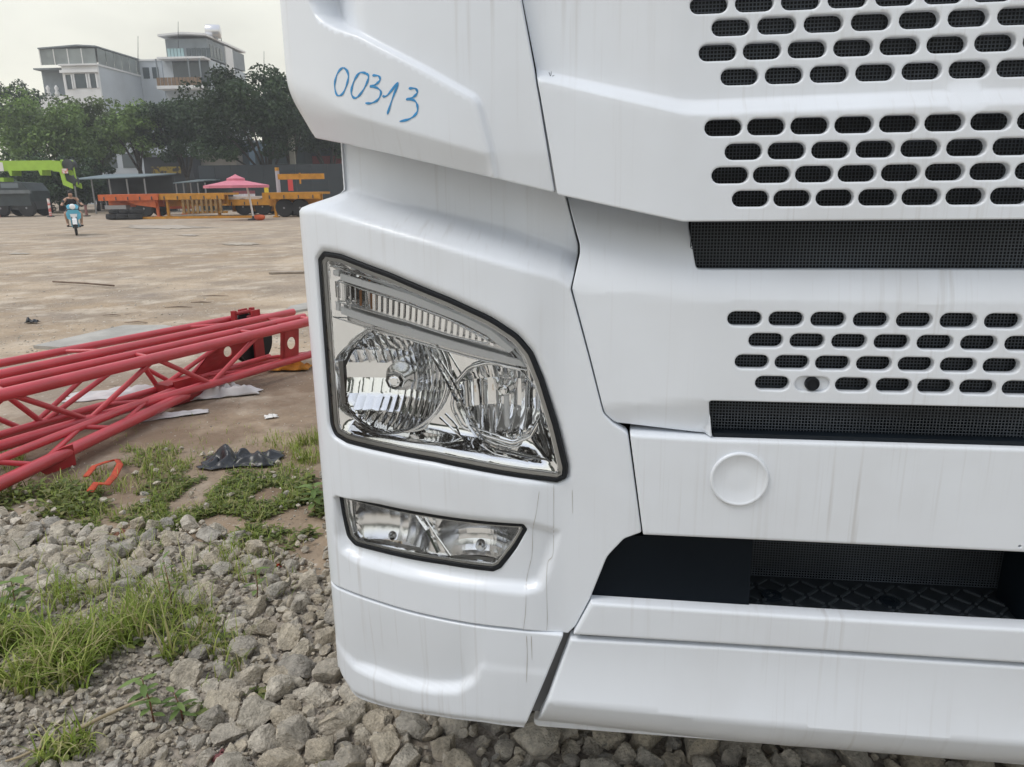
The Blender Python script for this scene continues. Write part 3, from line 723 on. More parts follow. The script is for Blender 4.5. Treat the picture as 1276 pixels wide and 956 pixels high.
for side in (0, 1):
    x0 = xs+.02 if side == 0 else XR-xs-.32; mb = MB(); c = (x0, Y0+1.45, .52)
    mb.lathe(c, (1, 0, 0), [(.3, 0), (.46, .0), (.515, .03), (.52, .15), (.515, .27), (.46, .3), (.3, .3)], 40); tyre = mb.build('wheel', M['black_rubber'], truck, smooth=True, sharp=35)
    mb = MB(); mb.lathe(c, (1, 0, 0), [(.29, .01), (.3, .02), (.3, .28), (.29, .29)], 32); mb.lathe((c[0]+(.02 if side == 0 else .28), c[1], c[2]), (-1 if side == 0 else 1, 0, 0), [(.13, 0), (.12, .08), (.04, .1)], 20); mb.build('rim', M['satin'], tyre, smooth=True, sharp=35)
mb = MB(); mb.box((XC-.45, Y0+.5, .62), (XC-.33, Y0+7, .9)); mb.box((XC+.33, Y0+.5, .62), (XC+.45, Y0+7, .9)); mb.build('chassis_rail', M['black_plastic'], truck)
mb = MB(); mb.box((xs+.08, Y0+.9, .9), (XR-xs-.08, Y0+2.1, 1.05)); mb.build('wheel_arch', M['black_plastic'], truck)
mb = MB(); mb.tube([(xs+.3, Y0+1.45, .5), (XR-xs-.3, Y0+1.45, .5)], .09, 10); mb.build('axle', M['black_plastic'], truck)
mb = MB(); mb.box((xs, Y0+.7, .45), (xs+.3, Y0+.9, 1.1)); mb.build('entry_step', M['white'], truck)
for o in mirror_me+[lamp, fog]:
    def mir(o, p):
        c = o.copy(); col.objects.link(c); c.parent = p
        for ch in o.children:
            if ch.name.startswith(('handwritten', 'drip', 'pen')): continue
            mir(ch, c)
        return c
    c = mir(o, truck); c.scale = (-1, 1, 1)
# ================================================================== GROUND
def mesh_np(name, V, F, mt, parent=None, smooth=True, sharp=None):
    me = bpy.data.meshes.new(name); V = np.asarray(V, np.float32); F = np.asarray(F, np.int32)
    me.vertices.add(len(V)); me.vertices.foreach_set('co', V.ravel())
    k = F.shape[1]; me.loops.add(F.size); me.loops.foreach_set('vertex_index', F.ravel())
    me.polygons.add(len(F)); me.polygons.foreach_set('loop_start', np.arange(0, F.size, k, dtype=np.int32))
    me.update(calc_edges=True); me.validate()
    if smooth:
        me.polygons.foreach_set('use_smooth', np.ones(len(me.polygons), bool))
        if sharp: me.set_sharp_from_angle(angle=R(sharp))
    if mt: me.materials.append(mt)
    o = bpy.data.objects.new(name, me); col.objects.link(o)
    if parent: o.parent = parent
    return o
def ground_mat():
    m = mat('packed_dirt', (.30, .25, .2), .95, spec=.15); n = m.node_tree; b = n.nodes['Principled BSDF']; k = n.links.new
    t = n.nodes.new('ShaderNodeTexCoord')
    rot = n.nodes.new('ShaderNodeMapping'); rot.inputs['Rotation'].default_value = (0, 0, -YAW-.12); k(t.outputs['Object'], rot.inputs[0])
    def nz(scale, st, det, lo, hi, loc=(0,0,0)):
        q = n.nodes.new('ShaderNodeMapping'); q.inputs['Scale'].default_value = st; q.inputs['Location'].default_value = loc; k(rot.outputs[0], q.inputs[0])
        z = n.nodes.new('ShaderNodeTexNoise'); z.inputs['Scale'].default_value = scale; z.inputs['Detail'].default_value = det; z.inputs['Roughness'].default_value = .6; k(q.outputs[0], z.inputs['Vector'])
        r = n.nodes.new('ShaderNodeMapRange'); r.inputs[1].default_value = lo; r.inputs[2].default_value = hi; k(z.outputs[0], r.inputs[0]); return r.outputs[0]
    def mx(f, a, c):
        x = n.nodes.new('ShaderNodeMix'); x.data_type = 'RGBA'; k(f, x.inputs[0])
        for i, v in ((6, a), (7, c)):
            if isinstance(v, tuple): x.inputs[i].default_value = (*v, 1)
            else: k(v, x.inputs[i])
        return x.outputs[2]
    c = mx(nz(.9, (1, 1, 1), 8, .35, .68), (.42, .325, .228), (.30, .222, .15))
    c = mx(nz(.35, (.8, 1, 1), 8, .42, .62, (3, 5, 0)), c, (.50, .405, .30))       # wheel tracks
    c = mx(nz(.5, (.8, 1, 1), 8, .48, .66, (9, 2, 0)), c, (.29, .24, .195))
    c = mx(nz(.9, (1, 1, 1), 10, .47, .66, (1, 8, 0)), c, (.29, .235, .18))
    c = mx(nz(1.4, (1, 1, 1), 10, .52, .7, (6, 3, 0)), c, (.58, .50, .40))
    c = mx(nz(22, (1, 1, 1), 3, .62, .74), c, (.6, .55, .48))                          # small pale chips
    c = mx(nz(9, (1, 1, 1), 4, .6, .75, (4, 4, 0)), c, (.17, .135, .105))
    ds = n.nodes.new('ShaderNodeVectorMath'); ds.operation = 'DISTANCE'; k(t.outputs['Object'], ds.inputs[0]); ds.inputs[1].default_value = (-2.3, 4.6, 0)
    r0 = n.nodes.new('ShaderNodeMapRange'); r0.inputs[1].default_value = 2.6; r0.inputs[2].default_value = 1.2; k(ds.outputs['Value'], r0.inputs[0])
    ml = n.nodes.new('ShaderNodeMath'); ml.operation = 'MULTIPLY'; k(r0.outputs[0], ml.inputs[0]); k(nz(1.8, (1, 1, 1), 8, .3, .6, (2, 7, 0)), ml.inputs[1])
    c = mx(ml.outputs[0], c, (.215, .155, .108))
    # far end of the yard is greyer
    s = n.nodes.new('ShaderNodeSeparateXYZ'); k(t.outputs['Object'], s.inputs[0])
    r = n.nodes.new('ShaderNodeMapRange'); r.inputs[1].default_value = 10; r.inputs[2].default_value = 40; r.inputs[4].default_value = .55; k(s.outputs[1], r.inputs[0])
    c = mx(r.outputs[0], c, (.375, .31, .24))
    k(c, b.inputs['Base Color'])
    z2 = n.nodes.new('ShaderNodeTexNoise'); z2.inputs['Scale'].default_value = 14; z2.inputs['Detail'].default_value = 9; k(t.outputs['Object'], z2.inputs['Vector'])
    bp = n.nodes.new('ShaderNodeBump'); bp.inputs['Strength'].default_value = .7; bp.inputs['Distance'].default_value = .04; k(z2.outputs[0], bp.inputs['Height']); k(bp.outputs[0], b.inputs['Normal'])
    return m
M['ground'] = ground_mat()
def gh(x, y):
    f = max(0.0, 1-math.hypot(x+2, y-5)/16); return (noise.noise(Vector((x*.7, y*.7, 3)))*.035+noise.noise(Vector((x*2.3, y*2.3, 9)))*.012)*f
g1 = np.concatenate([-np.geomspace(1500, 12, 26), np.arange(-11.5, 12, .25), np.geomspace(12, 1500, 26)])
GX, GY = np.meshgrid(g1-2, g1+5); nG = len(g1)
V = np.array([(x, y, gh(x, y)-.012) for x, y in zip(GX.ravel(), GY.ravel())])
ii, jj = np.meshgrid(np.arange(nG-1), np.arange(nG-1)); q = (jj*nG+ii).ravel()
F = np.stack([q, q+1, q+nG+1, q+nG], 1)
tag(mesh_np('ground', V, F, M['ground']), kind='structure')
# ---- gravel bed
def rock_mat():
    m = mat('rubble_stone', (.42, .39, .34), .92, spec=.2); n = m.node_tree; b = n.nodes['Principled BSDF']; k = n.links.new
    t = n.nodes.new('ShaderNodeTexCoord'); g = n.nodes.new('ShaderNodeNewGeometry'); oi = n.nodes.new('ShaderNodeObjectInfo')
    ad = n.nodes.new('ShaderNodeMath'); ad.operation = 'ADD'; k(g.outputs['Random Per Island'], ad.inputs[0]); k(oi.outputs['Random'], ad.inputs[1])
    fr = n.nodes.new('ShaderNodeMath'); fr.operation = 'FRACT'; k(ad.outputs[0], fr.inputs[0])
    cr = n.nodes.new('ShaderNodeValToRGB'); k(fr.outputs[0], cr.inputs[0]); el = cr.color_ramp.elements
    el[0].position = 0; el[0].color = (.63, .55, .43, 1); el[1].position = 1; el[1].color = (.80, .73, .61, 1)
    for p, c in ((.2, (.73, .64, .50)), (.4, (.50, .465, .41)), (.5, (.66, .59, .48)), (.6, (.76, .67, .52)), (.75, (.57, .53, .46)), (.9, (.84, .76, .63))): el.new(p).color = (*c, 1)
    z = n.nodes.new('ShaderNodeTexNoise'); z.inputs['Scale'].default_value = 28; z.inputs['Detail'].default_value = 8; z.inputs['Roughness'].default_value = .7; k(g.outputs['Position'], z.inputs['Vector'])
    r = n.nodes.new('ShaderNodeMapRange'); r.inputs[1].default_value = .36; r.inputs[2].default_value = .62; r.inputs[3].default_value = .6; r.inputs[4].default_value = 1.12; k(z.outputs[0], r.inputs[0])
    x = n.nodes.new('ShaderNodeMix'); x.data_type = 'RGBA'; x.blend_type = 'MULTIPLY'; x.inputs[0].default_value = 1; k(cr.outputs[0], x.inputs[6]); k(r.outputs[0], x.inputs[7]); k(x.outputs[2], b.inputs['Base Color'])
    z2 = n.nodes.new('ShaderNodeTexNoise'); z2.inputs['Scale'].default_value = 75; z2.inputs['Detail'].default_value = 8; z2.inputs['Roughness'].default_value = .75; k(g.outputs['Position'], z2.inputs['Vector'])
    vo = n.nodes.new('ShaderNodeTexVoronoi'); vo.inputs['Scale'].default_value = 110; k(g.outputs['Position'], vo.inputs['Vector'])
    sb = n.nodes.new('ShaderNodeMath'); sb.operation = 'MULTIPLY_ADD'; k(vo.outputs['Distance'], sb.inputs[0]); sb.inputs[1].default_value = .35; k(z2.outputs[0], sb.inputs[2])
    bp = n.nodes.new('ShaderNodeBump'); bp.inputs['Strength'].default_value = 1.0; bp.inputs['Distance'].default_value = .02; k(sb.outputs[0], bp.inputs['Height']); k(bp.outputs[0], b.inputs['Normal'])
    return m
M['rock'] = rock_mat()
def rock_proto(seed, sub):
    r = random.Random(seed); bm = bmesh.new(); bmesh.ops.create_icosphere(bm, subdivisions=sub, radius=1)
    ax = Vector((r.uniform(.85, 1.25), r.uniform(.7, 1.0), r.uniform(.55, .85)))
    pl = []
    for _ in range(r.randint(9, 14)):
        d = Vector((r.gauss(0, 1), r.gauss(0, 1), r.gauss(0, 1))).normalized(); pl.append((d, r.uniform(.42, .76)))
    o = Vector((r.uniform(0, 50),)*3)
    for v in bm.verts:
        p = v.co.copy()
        for d, h in pl:
            e_ = p.dot(d)-h
            if e_ > 0: p -= d*e_*.93
        p *= 1+.13*noise.noise(p*1.7+o)+.07*noise.noise(p*4.5+o)+(.05*noise.noise(p*10+o)+.03*noise.noise(p*21+o) if sub > 2 else 0)
        v.co = Vector((p.x*ax.x, p.y*ax.y, p.z*ax.z))*1.22
    me = bpy.data.meshes.new('stone'); bm.to_mesh(me); bm.free()
    me.polygons.foreach_set('use_smooth', [True]*len(me.polygons)); me.set_sharp_from_angle(angle=R(26)); me.materials.append(M['rock'])
    return me
hi_p = [rock_proto(i, 4) for i in range(14)]
def arr(me):
    v = np.empty(len(me.vertices)*3, np.float32); me.vertices.foreach_get('co', v); f = np.empty(len(me.loops), np.int32); me.loops.foreach_get('vertex_index', f); return v.reshape(-1, 3), f.reshape(-1, 3)
mid_p = [arr(rock_proto(100+i, 2)) for i in range(14)]; low_p = [arr(rock_proto(200+i, 1)) for i in range(10)]
YT = lambda px: np.interp(px, [-400, 0, 60, 120, 230, 300, 345, 395, 460], [640, 640, 650, 660, 655, 672, 680, 712, 720])
def local_size(x, y):
    px, py = proj((x, y, 0))
    if px < -900 or py > 1150 or px > 1400: return rnd.uniform(.014, .04), px, py
    if px > 430 or (py > 835 and px > 235):
        u = rnd.random(); return (rnd.uniform(.038, .06) if u < .09 else rnd.uniform(.010, .034)), px, py
    if px > 235: u = rnd.random(); return (rnd.uniform(.034, .055) if u < .05 else rnd.uniform(.008, .026)), px, py
    if py < 738 and px < 215: u = rnd.random(); return (rnd.uniform(.028, .05) if u < .3 else rnd.uniform(.010, .026)), px, py
    u = rnd.random(); return (rnd.uniform(.018, .03) if u < .07 else rnd.uniform(.006, .016)), px, py
cells = {}; stones = []
def try_stone(x, y, r, tight=.74):
    cx, cy = int(x/.08), int(y/.08)
    for i in range(cx-2, cx+3):
        for j in range(cy-2, cy+3):
            for (a, b, c) in cells.get((i, j), ()):
                if (a-x)**2+(b-y)**2 < (tight*(r+c))**2: return False
    cells.setdefault((cx, cy), []).append((x, y, r)); return True
def bed_ok(x, y, px, py):
    if -900 < px < 1500 and py < 1100:
        if px > 405: return y < 4.2 and x < 2.2
        return py > YT(px)
    return -3.2 < x < 2.2 and .2 < y < 4.0
cand = []
for _ in range(46000):
    x, y = rnd.uniform(-3.4, 2.0), rnd.uniform(.55, 3.9)
    if x > -.9 and y > 3.3: continue
    r_, px, py = local_size(x, y)
    if bed_ok(x, y, px, py): cand.append((r_, x, y, px, py))
cand.sort(key=lambda c: -c[0])
# big stones first, but jittered so that sizes still mix
for r_, x, y, px, py in cand:
    if try_stone(x, y, r_): stones.append((r_, x, y, px, py))
# some loose stones straying up into the grass and soil
for _ in range(170):
    px, py = rnd.uniform(-40, 395), rnd.uniform(560, 700); p = gz(px, py); r_ = rnd.uniform(.006, .022)
    if try_stone(p.x, p.y, r_): stones.append((r_, p.x, p.y, px, py))
def seen(px, py): return -15 < px < 1290 and 500 < py < 975
def psize(r_, x, y):
    return r_/max(.3, (Vector((x, y, 0))-CAM).dot(fw))
def hidden(x, y): return x > -.72 and y > 2.15
order = sorted(range(len(stones)), key=lambda i: -(psize(*stones[i][:3]) if seen(stones[i][3], stones[i][4]) and not hidden(stones[i][1], stones[i][2]) else 0))
big = set(order[:300])
bedp = [gz(-60, 655), gz(60, 664), gz(120, 674), gz(230, 670), gz(300, 688), gz(345, 697), gz(392, 725)]
bp = [(-3.4, .3, 0)]+[tuple(p) for p in bedp]+[(-.95, 3.9, 0), (2.2, 3.9, 0), (2.2, .3, 0)]
mb = MB(); mb.prism([(a, b, .001) for a, b, c in bp], (0, 0, -.05)); bed = tag(mb.build('gravel_bed', mat('grit', (.38, .33, .27), .95, var=.4, vscale=30, bump=.6, bscale=80)), kind='structure')
# unseen pale gravel sheet behind the photographer, added to brighten the lamp reflections
V2 = []; xs_ = np.linspace(-18, 16, 60); ys_ = np.linspace(-22, .32, 40)
for y in ys_:
    for x in xs_: V2.append((x, y, .012*noise.noise(Vector((x, y, 4)))-.002))
ii, jj = np.meshgrid(np.arange(59), np.arange(39)); q = (jj*60+ii).ravel()
tag(mesh_np('unseen_gravel_apron', V2, np.stack([q, q+1, q+61, q+60], 1), mat('pale_gravel', (.6, .55, .47), .95, col2=(.42, .385, .33), vscale=16, bump=.9, bscale=30)), kind='structure')
VV, FF, base = [], [], 0
for i, (r_, x, y, px, py) in enumerate(stones):
    E_ = Matrix.Rotation(rnd.uniform(0, 6.28), 3, 'Z') @ Matrix.Rotation(rnd.gauss(0, .25), 3, 'X') @ Matrix.Rotation(rnd.gauss(0, .25), 3, 'Y')
    zc = r_*rnd.uniform(.15, .5)+(.012 if r_ < .02 else .0)
    if i in big:
        o = bpy.data.objects.new('stone', hi_p[i % len(hi_p)]); col.objects.link(o); o.parent = bed
        o.location = (x, y, zc); o.rotation_euler = E_.to_euler(); s_ = r_*rnd.uniform(.95, 1.1); o.scale = (s_, s_, s_)
    else:
        v, f = (mid_p if psize(r_, x, y)*FPX > 3.5 else low_p)[i % 10]
        Rm = np.array(E_)*r_; VV.append(v @ Rm.T+np.array((x, y, zc))); FF.append(f+base); base += len(v)
o = mesh_np('small_stones', np.concatenate(VV), np.concatenate(FF), M['rock'], bed, sharp=26); tag(o, kind='stuff')
# fine grit between the stones
VV, FF, base = [], [], 0
for i in range(9000):
    if i < 7000: px, py = rnd.uniform(-30, 480), rnd.uniform(600, 985)
    elif i < 8200: px, py = rnd.uniform(60, 395), rnd.uniform(440, 640)
    else: px, py = rnd.uniform(-10, 385), 440-150*rnd.random()**1.6
    if py < YT(px) and py > 440 and rnd.random() > .4: continue
    p = gz(px, py); r_ = rnd.uniform(.003, .0085)*(1 if py > 440 else 2.6); v, f = low_p[i % 10]; a = rnd.uniform(0, 6.28); c, s_ = math.cos(a)*r_, math.sin(a)*r_
    Rm = np.array(((c, -s_, 0), (s_, c, 0), (0, 0, r_))); VV.append(v @ Rm.T+np.array((p.x, p.y, .006 if py > YT(px) else gh(p.x, p.y)-.012))); FF.append(f+base); base += len(v)
o = mesh_np('grit', np.concatenate(VV), np.concatenate(FF), M['rock']); tag(o, 'fine grit and chips scattered between stones and grass', 'grit', kind='stuff')
# ---- grass and low weeds
def leaf_mat(name, cols, rough=.55, trans=.35, tint=False):
    m = bpy.data.materials.new(name); m.use_nodes = True; n = m.node_tree; b = n.nodes['Principled BSDF']; k = n.links.new
    g = n.nodes.new('ShaderNodeNewGeometry'); cr = n.nodes.new('ShaderNodeValToRGB'); k(g.outputs['Random Per Island'], cr.inputs[0]); el = cr.color_ramp.elements
    el[0].color = (*cols[0], 1); el[1].color = (*cols[-1], 1)
    for i, c in enumerate(cols[1:-1]): el.new((i+1)/(len(cols)-1)).color = (*c, 1)
    co_ = cr.outputs[0]
    if tint:
        a = n.nodes.new('ShaderNodeAttribute'); a.attribute_name = 'tint'; vm = n.nodes.new('ShaderNodeVectorMath'); vm.operation = 'SCALE'; k(co_, vm.inputs[0]); k(a.outputs['Fac'], vm.inputs['Scale']); co_ = vm.outputs[0]
    b.inputs['Roughness'].default_value = rough; b.inputs['Specular IOR Level'].default_value = .3; k(co_, b.inputs['Base Color'])
    t = n.nodes.new('ShaderNodeBsdfTranslucent'); k(co_, t.inputs[0]); x = n.nodes.new('ShaderNodeMixShader'); x.inputs[0].default_value = trans
    k(b.outputs[0], x.inputs[1]); k(t.outputs[0], x.inputs[2]); k(x.outputs[0], n.nodes['Material Output'].inputs[0]); return m
M['grass'] = leaf_mat('grass_blades', [(.15, .20, .035), (.24, .32, .055), (.31, .42, .075), (.19, .25, .045), (.42, .48, .12), (.50, .46, .24), (.46, .40, .2)])
M['weed'] = leaf_mat('weed_leaves', [(.08, .115, .03), (.15, .19, .05), (.24, .28, .07), (.12, .16, .05), (.28, .26, .11)])
class Blades:
    def __init__(s): s.V, s.F, s.n = [], [], 0
    def blade(s, p, h, wd, lean, az, seg=5, curl=1.0):
        d = Vector((math.cos(az), math.sin(az), 0)); sd_ = Vector((-d.y, d.x, 0)); pts = []
        q = Vector(p); ang = R(8)
        for i in range(seg+1):
            t = i/seg; ww = wd*(1-t**1.6)*.5+.0002
            pts.append(q-sd_*ww); pts.append(q+sd_*ww)
            a = ang+lean*(t**1.2)*curl; q = q+(d*math.sin(a)+Vector((0, 0, 1))*math.cos(a))*(h/seg)
        b = s.n; s.V += [tuple(v) for v in pts]; s.n += len(pts)
        s.F += [(b+2*i, b+2*i+1, b+2*i+3, b+2*i+2) for i in range(seg)]
    def leaf(s, p, L_, wd, tilt, az):
        d = Vector((math.cos(az)*math.cos(tilt), math.sin(az)*math.cos(tilt), math.sin(tilt))); sd_ = Vector((-math.sin(az), math.cos(az), 0)); u = d.cross(sd_)
        p = Vector(p); b = s.n; pr = [(0, .1), (.3, .9), (.6, 1), (.85, .55), (1, .05)]
        for t, ww in pr: c = p+d*L_*t-Vector((0, 0, L_*.25*t*t)); s.V += [tuple(c-sd_*wd*ww*.5+u*wd*.12), tuple(c), tuple(c+sd_*wd*ww*.5+u*wd*.12)]
        s.n += 15
        for i in range(4):
            for k in (0, 1): a = b+i*3+k; s.F.append((a, a+1, a+4, a+3))
    def build(s, name, mt, parent=None): return mesh_np(name, s.V, s.F, mt, parent)
def zone(B_, cx, cy, rx, ry, n, h0, h1, wd=.005, lean=1.2, power=1.0, kind='b'):
    k = 0
    while k < n:
        a = rnd.uniform(0, 6.28); q = rnd.random()**(.5*power); px, py = cx+rx*q*math.cos(a), cy+ry*q*math.sin(a)
        p = gz(px, py)
        if noise.noise(Vector((p.x*5, p.y*5, 1.5))) < -.12: k += .25; continue
        k += 1; p.z = gh(p.x, p.y)-.012 if py < YT(px) else .0
        h = rnd.uniform(h0, h1)*(1.15-.4*q)
        if kind == 'b': B_.blade(p, h, wd*rnd.uniform(.6, 1.3), lean*rnd.uniform(.4, 2.0), rnd.uniform(0, 6.28), 6)
        else:
            p.z += rnd.uniform(.0, h); B_.leaf(p, rnd.uniform(.5, 1.2)*wd*5, wd*2.2, rnd.uniform(-.2, .7), rnd.uniform(0, 6.28))
G_ = Blades(); Wd = Blades()
for a in [(45, 822, 85, 50, 560, .12, .26, .0075, 1.5), (120, 815, 95, 50, 460, .10, .24, .007, 1.6), (0, 815, 60, 50, 260, .12, .26, .008, 1.5), (205, 810, 70, 45, 170, .08, .26, .0055, 1.0), (200, 780, 90, 40, 130, .08, .2, .004, .9),
          (40, 935, 80, 26, 170, .07, .17, .007, 1.5), (130, 760, 100, 25, 120, .06, .16, .004, 1.2), (250, 720, 60, 45, 90, .06, .18, .004, .9), (330, 690, 60, 35, 90, .05, .12, .004, 1.0),
          (384, 560, 22, 20, 320, .06, .17, .006, 1.0), (355, 552, 30, 10, 120, .03, .09, .005, 1.0), (30, 605, 60, 20, 260, .06, .15, .006, 1.2), (90, 628, 60, 16, 160, .05, .1, .006, 1.2), (190, 572, 45, 25, 420, .04, .10, .0045, 1.2),
          (225, 630, 50, 25, 320, .03, .10, .005, 1.2), (300, 630, 90, 36, 900, .025, .08, .005, 1.2), (250, 670, 70, 26, 260, .03, .10, .004, 1.2), (150, 640, 70, 22, 220, .03, .08, .0045, 1.2), (370, 610, 25, 40, 260, .03, .10, .005, 1.2), (80, 760, 90, 25, 160, .05, .14, .005, 1.6), (260, 830, 50, 30, 90, .05, .14, .004, 1.4), (10, 565, 25, 20, 140, .08, .16, .006, 1.2), (230, 545, 90, 30, 160, .02, .06, .004, 1.2), (60, 690, 60, 20, 40, .05, .12, .005, 1.2), (290, 800, 30, 40, 40, .05, .12, .004, 1.0), (200, 730, 130, 60, 230, .08, .24, .0035, 1.5), (90, 790, 130, 60, 260, .14, .30, .005, 1.9), (300, 760, 70, 70, 70, .06, .18, .003, 1.3), (340, 560, 40, 25, 150, .02, .06, .004, 1.2), (240, 605, 140, 45, 700, .03, .10, .0045, 1.3), (120, 610, 60, 30, 260, .04, .12, .005, 1.3)]:
    zone(G_, *a)
for a in [(60, 622, 80, 22, 900, .01, .10, .009), (300, 630, 95, 42, 3600, .0, .045, .0065), (225, 630, 65, 38, 1700, .0, .05, .006), (150, 655, 60, 16, 500, .0, .03, .006), (330, 600, 60, 24, 900, .0, .03, .005), (385, 632, 18, 36, 420, .01, .09, .010), (190, 575, 50, 22, 450, .0, .04, .006), (95, 820, 120, 45, 380, .0, .06, .009), (40, 935, 70, 24, 160, .0, .05, .010),
          (245, 715, 50, 50, 160, .0, .06, .006), (225, 790, 60, 50, 320, .0, .06, .008), (330, 668, 60, 20, 200, .0, .04, .007), (285, 800, 16, 16, 50, .0, .05, .008), (325, 868, 18, 10, 40, .0, .03, .007), (420, 950, 26, 8, 40, .0, .03, .007), (250, 890, 20, 12, 30, 0, .05, .010)]:
    zone(Wd, *a[:4], a[4], a[5], a[6], a[7], kind='l')
tag(G_.build('grass', M['grass']), 'bright green grass growing through gravel and dirt beside the truck', 'grass', kind='stuff')
tag(Wd.build('ground_cover', M['weed']), 'low leafy weeds creeping over soil and gravel', 'weeds', kind='stuff')
# one taller leafy weed with a reddish stem, and a few thin wiry stalks
def weed(px, py, h, n, label, L_=.07, wd=.022, cat='weed'):
    b = gz(px, py); e_ = empty('weed_plant', b, label, cat, None)
    t = b+Vector((rnd.uniform(-.02, .02), 0, h)); m = MB(); m.tube([b, b.lerp(t, .5)+Vector((.006, 0, 0)), t], [.003, .0025, .001], 5); m.build('stem', M['stem'], e_, smooth=True)
    B_ = Blades()
    for i in range(n):
        f = .25+.75*i/max(1, n-1); B_.leaf(b.lerp(t, f)-ORG[e_.name], L_*rnd.uniform(.7, 1.1), wd*rnd.uniform(.8, 1.1), rnd.uniform(-.1, .6), i*2.4+rnd.uniform(-.3, .3))
    B_.build('leaves', M['weed2'], e_)
M['stem'] = mat('reddish_stem', (.22, .1, .06), .6); M['weed2'] = leaf_mat('fresh_weed_leaves', [(.13, .2, .06), (.18, .27, .08), (.22, .31, .1), (.15, .22, .07)])
weed(193, 905, .17, 13, 'leafy green weed with reddish stem growing beside the dry stick')
weed(228, 898, .10, 10, 'low leafy weed right of the dry stick among gravel', .06, .02)
weed(320, 755, .16, 9, 'thin leafy weed standing on gravel near the truck corner', .06, .016)
weed(215, 760, .22, 12, 'tall thin weed rising behind the lush grass clump', .05, .012)
weed(392, 640, .16, 14, 'leafy green weed close to the truck corner below the soil', .08, .03)
weed(20, 780, .2, 14, 'broad leafed weed in the lush grass at the left edge', .10, .035)
# ================================================================== RED LATTICE BOOMS AND LITTER
M['red'] = mat('red_paint', (.56, .055, .07), .38, col2=(.46, .05, .06), vscale=5, coat=.25, bump=.05, bscale=30)
M['red2'] = mat('red_steel', (.38, .02, .025), .5, var=.3)
PA_ = [gz(0, 556, .12), gz(372, 446, .12)]
dirA = (PA_[1]-PA_[0]).normalized(); LA = (PA_[1]-PA_[0]).length
def hd(p): return p.x*fh.x+p.y*fh.y
def chord(a, b, z=None, ext=(2.2, .35)):
    d = (b-a).normalized(); return a-d*ext[0], b+d*ext[1]
TFa, TFb = dp(0, 493, hd(PA_[0])), dp(372, 404, hd(PA_[1])); ZT = (TFa.z+TFb.z)/2
def lattice(name, ch, rads, label, pitch, rb, diag_faces, rung_faces, phase=0.0):
    """four (or three) chords as (start, end) pairs; zig-zag braces on the faces, straight rungs across"""
    o = empty(name, (ch[0][0]+ch[0][1])/2*1.0, label, 'boom section', 'red lattice boom sections lying on the ground')
    for (a, b), r_ in zip(ch, rads):
        m = MB(); m.tube([a.lerp(b, i/6) for i in range(7)], r_, 14); m.build('chord', M['red'], o, smooth=True, sharp=40)
    Ln = (ch[0][1]-ch[0][0]).length; n = int(Ln/pitch)
    for i, j in diag_faces:
        for k in range(n):
            f0, f1, f2 = (k+phase)/n, (k+.5+phase)/n, (k+1+phase)/n
            if f2 > 1: continue
            p0, p1, p2 = ch[i][0].lerp(ch[i][1], f0), ch[j][0].lerp(ch[j][1], f1), ch[i][0].lerp(ch[i][1], f2)
            for a, b in ((p0, p1), (p1, p2)):
                m = MB(); m.tube([a, b], rb, 8, cap=False); m.build('brace', M['red'], o, smooth=True)
    for i, j in rung_faces:
        for k in range(n+1):
            f = min(.985, max(.01, (k+phase)/n)); m = MB(); m.tube([ch[i][0].lerp(ch[i][1], f), ch[j][0].lerp(ch[j][1], f)], rb*.85, 8, cap=False); m.build('rung', M['red'], o, smooth=True)
    return o
A_bf = chord(*PA_); A_tf = chord(TFa, TFb); A_tb = chord(gz(0, 479, ZT), gz(345, 402, ZT)); A_bb = chord(gz(0, 542, .12), gz(300, 455, .12))
boomA = lattice('lattice_boom', [A_tf, A_bf, A_tb, A_bb], [.040, .034, .030, .025], 'front red lattice boom section with thick top tube and holed end plate', 1.0, .019, [(0, 1), (2, 3)], [(0, 2), (1, 3)], .2)
zb_ = lambda p, z: Vector((p.x, p.y, z))
B_tf = chord(gz(0, 467, ZT), gz(332, 396, ZT)); B_tb = chord(gz(0, 453, ZT), gz(290, 397, ZT), ext=(2.2, 0.1))
B_bo = chord(gz(0, 546, .06), gz(330, 452, .06))
boomB = lattice('lattice_boom', [B_tf, B_tb, B_bo], [.034, .030, .026], 'rear red lattice boom section lying behind the front one', 1.2, .018, [(0, 2)], [(0, 1)], .45)
C_a = chord(gz(0, 603, .085), gz(232, 492, .085), ext=(1.6, 0)); C_b = chord(gz(0, 572, .17), gz(232, 480, .12), ext=(1.6, 0))
boomC = lattice('lattice_boom', [C_a, C_b], [.038, .026], 'low red boom section slanting out in front, nearest the grass', .62, .016, [(1, 0)], [], .3)
m = MB(); c = gz(228, 500, .0); Mx = Matrix.Translation(c) @ Matrix.Rotation(math.atan2(dirA.y, dirA.x), 4, 'Z')
m.box((-.16, -.06, .0), (.16, .10, .17), Mx); m.build('foot_block', M['red2'], boomC)
m = MB(); m.prism([Mx @ Vector((-.10, -.065, .03)), Mx @ Vector((.12, -.065, .03)), Mx @ Vector((.14, -.065, .19)), Mx @ Vector((-.12, -.065, .19))], Mx.to_3x3() @ Vector((0, -.012, 0))); m.build('foot_plate', M['red2'], boomC)
m = MB(); pl = gz(58, 592, 0); m.prism([pl, pl+dirA*.12, pl+dirA*.12+Vector((0, 0, .13)), pl+Vector((0, 0, .1))-dirA*.1], (.02, .06, 0)); m.build('lug', M['red2'], boomC)
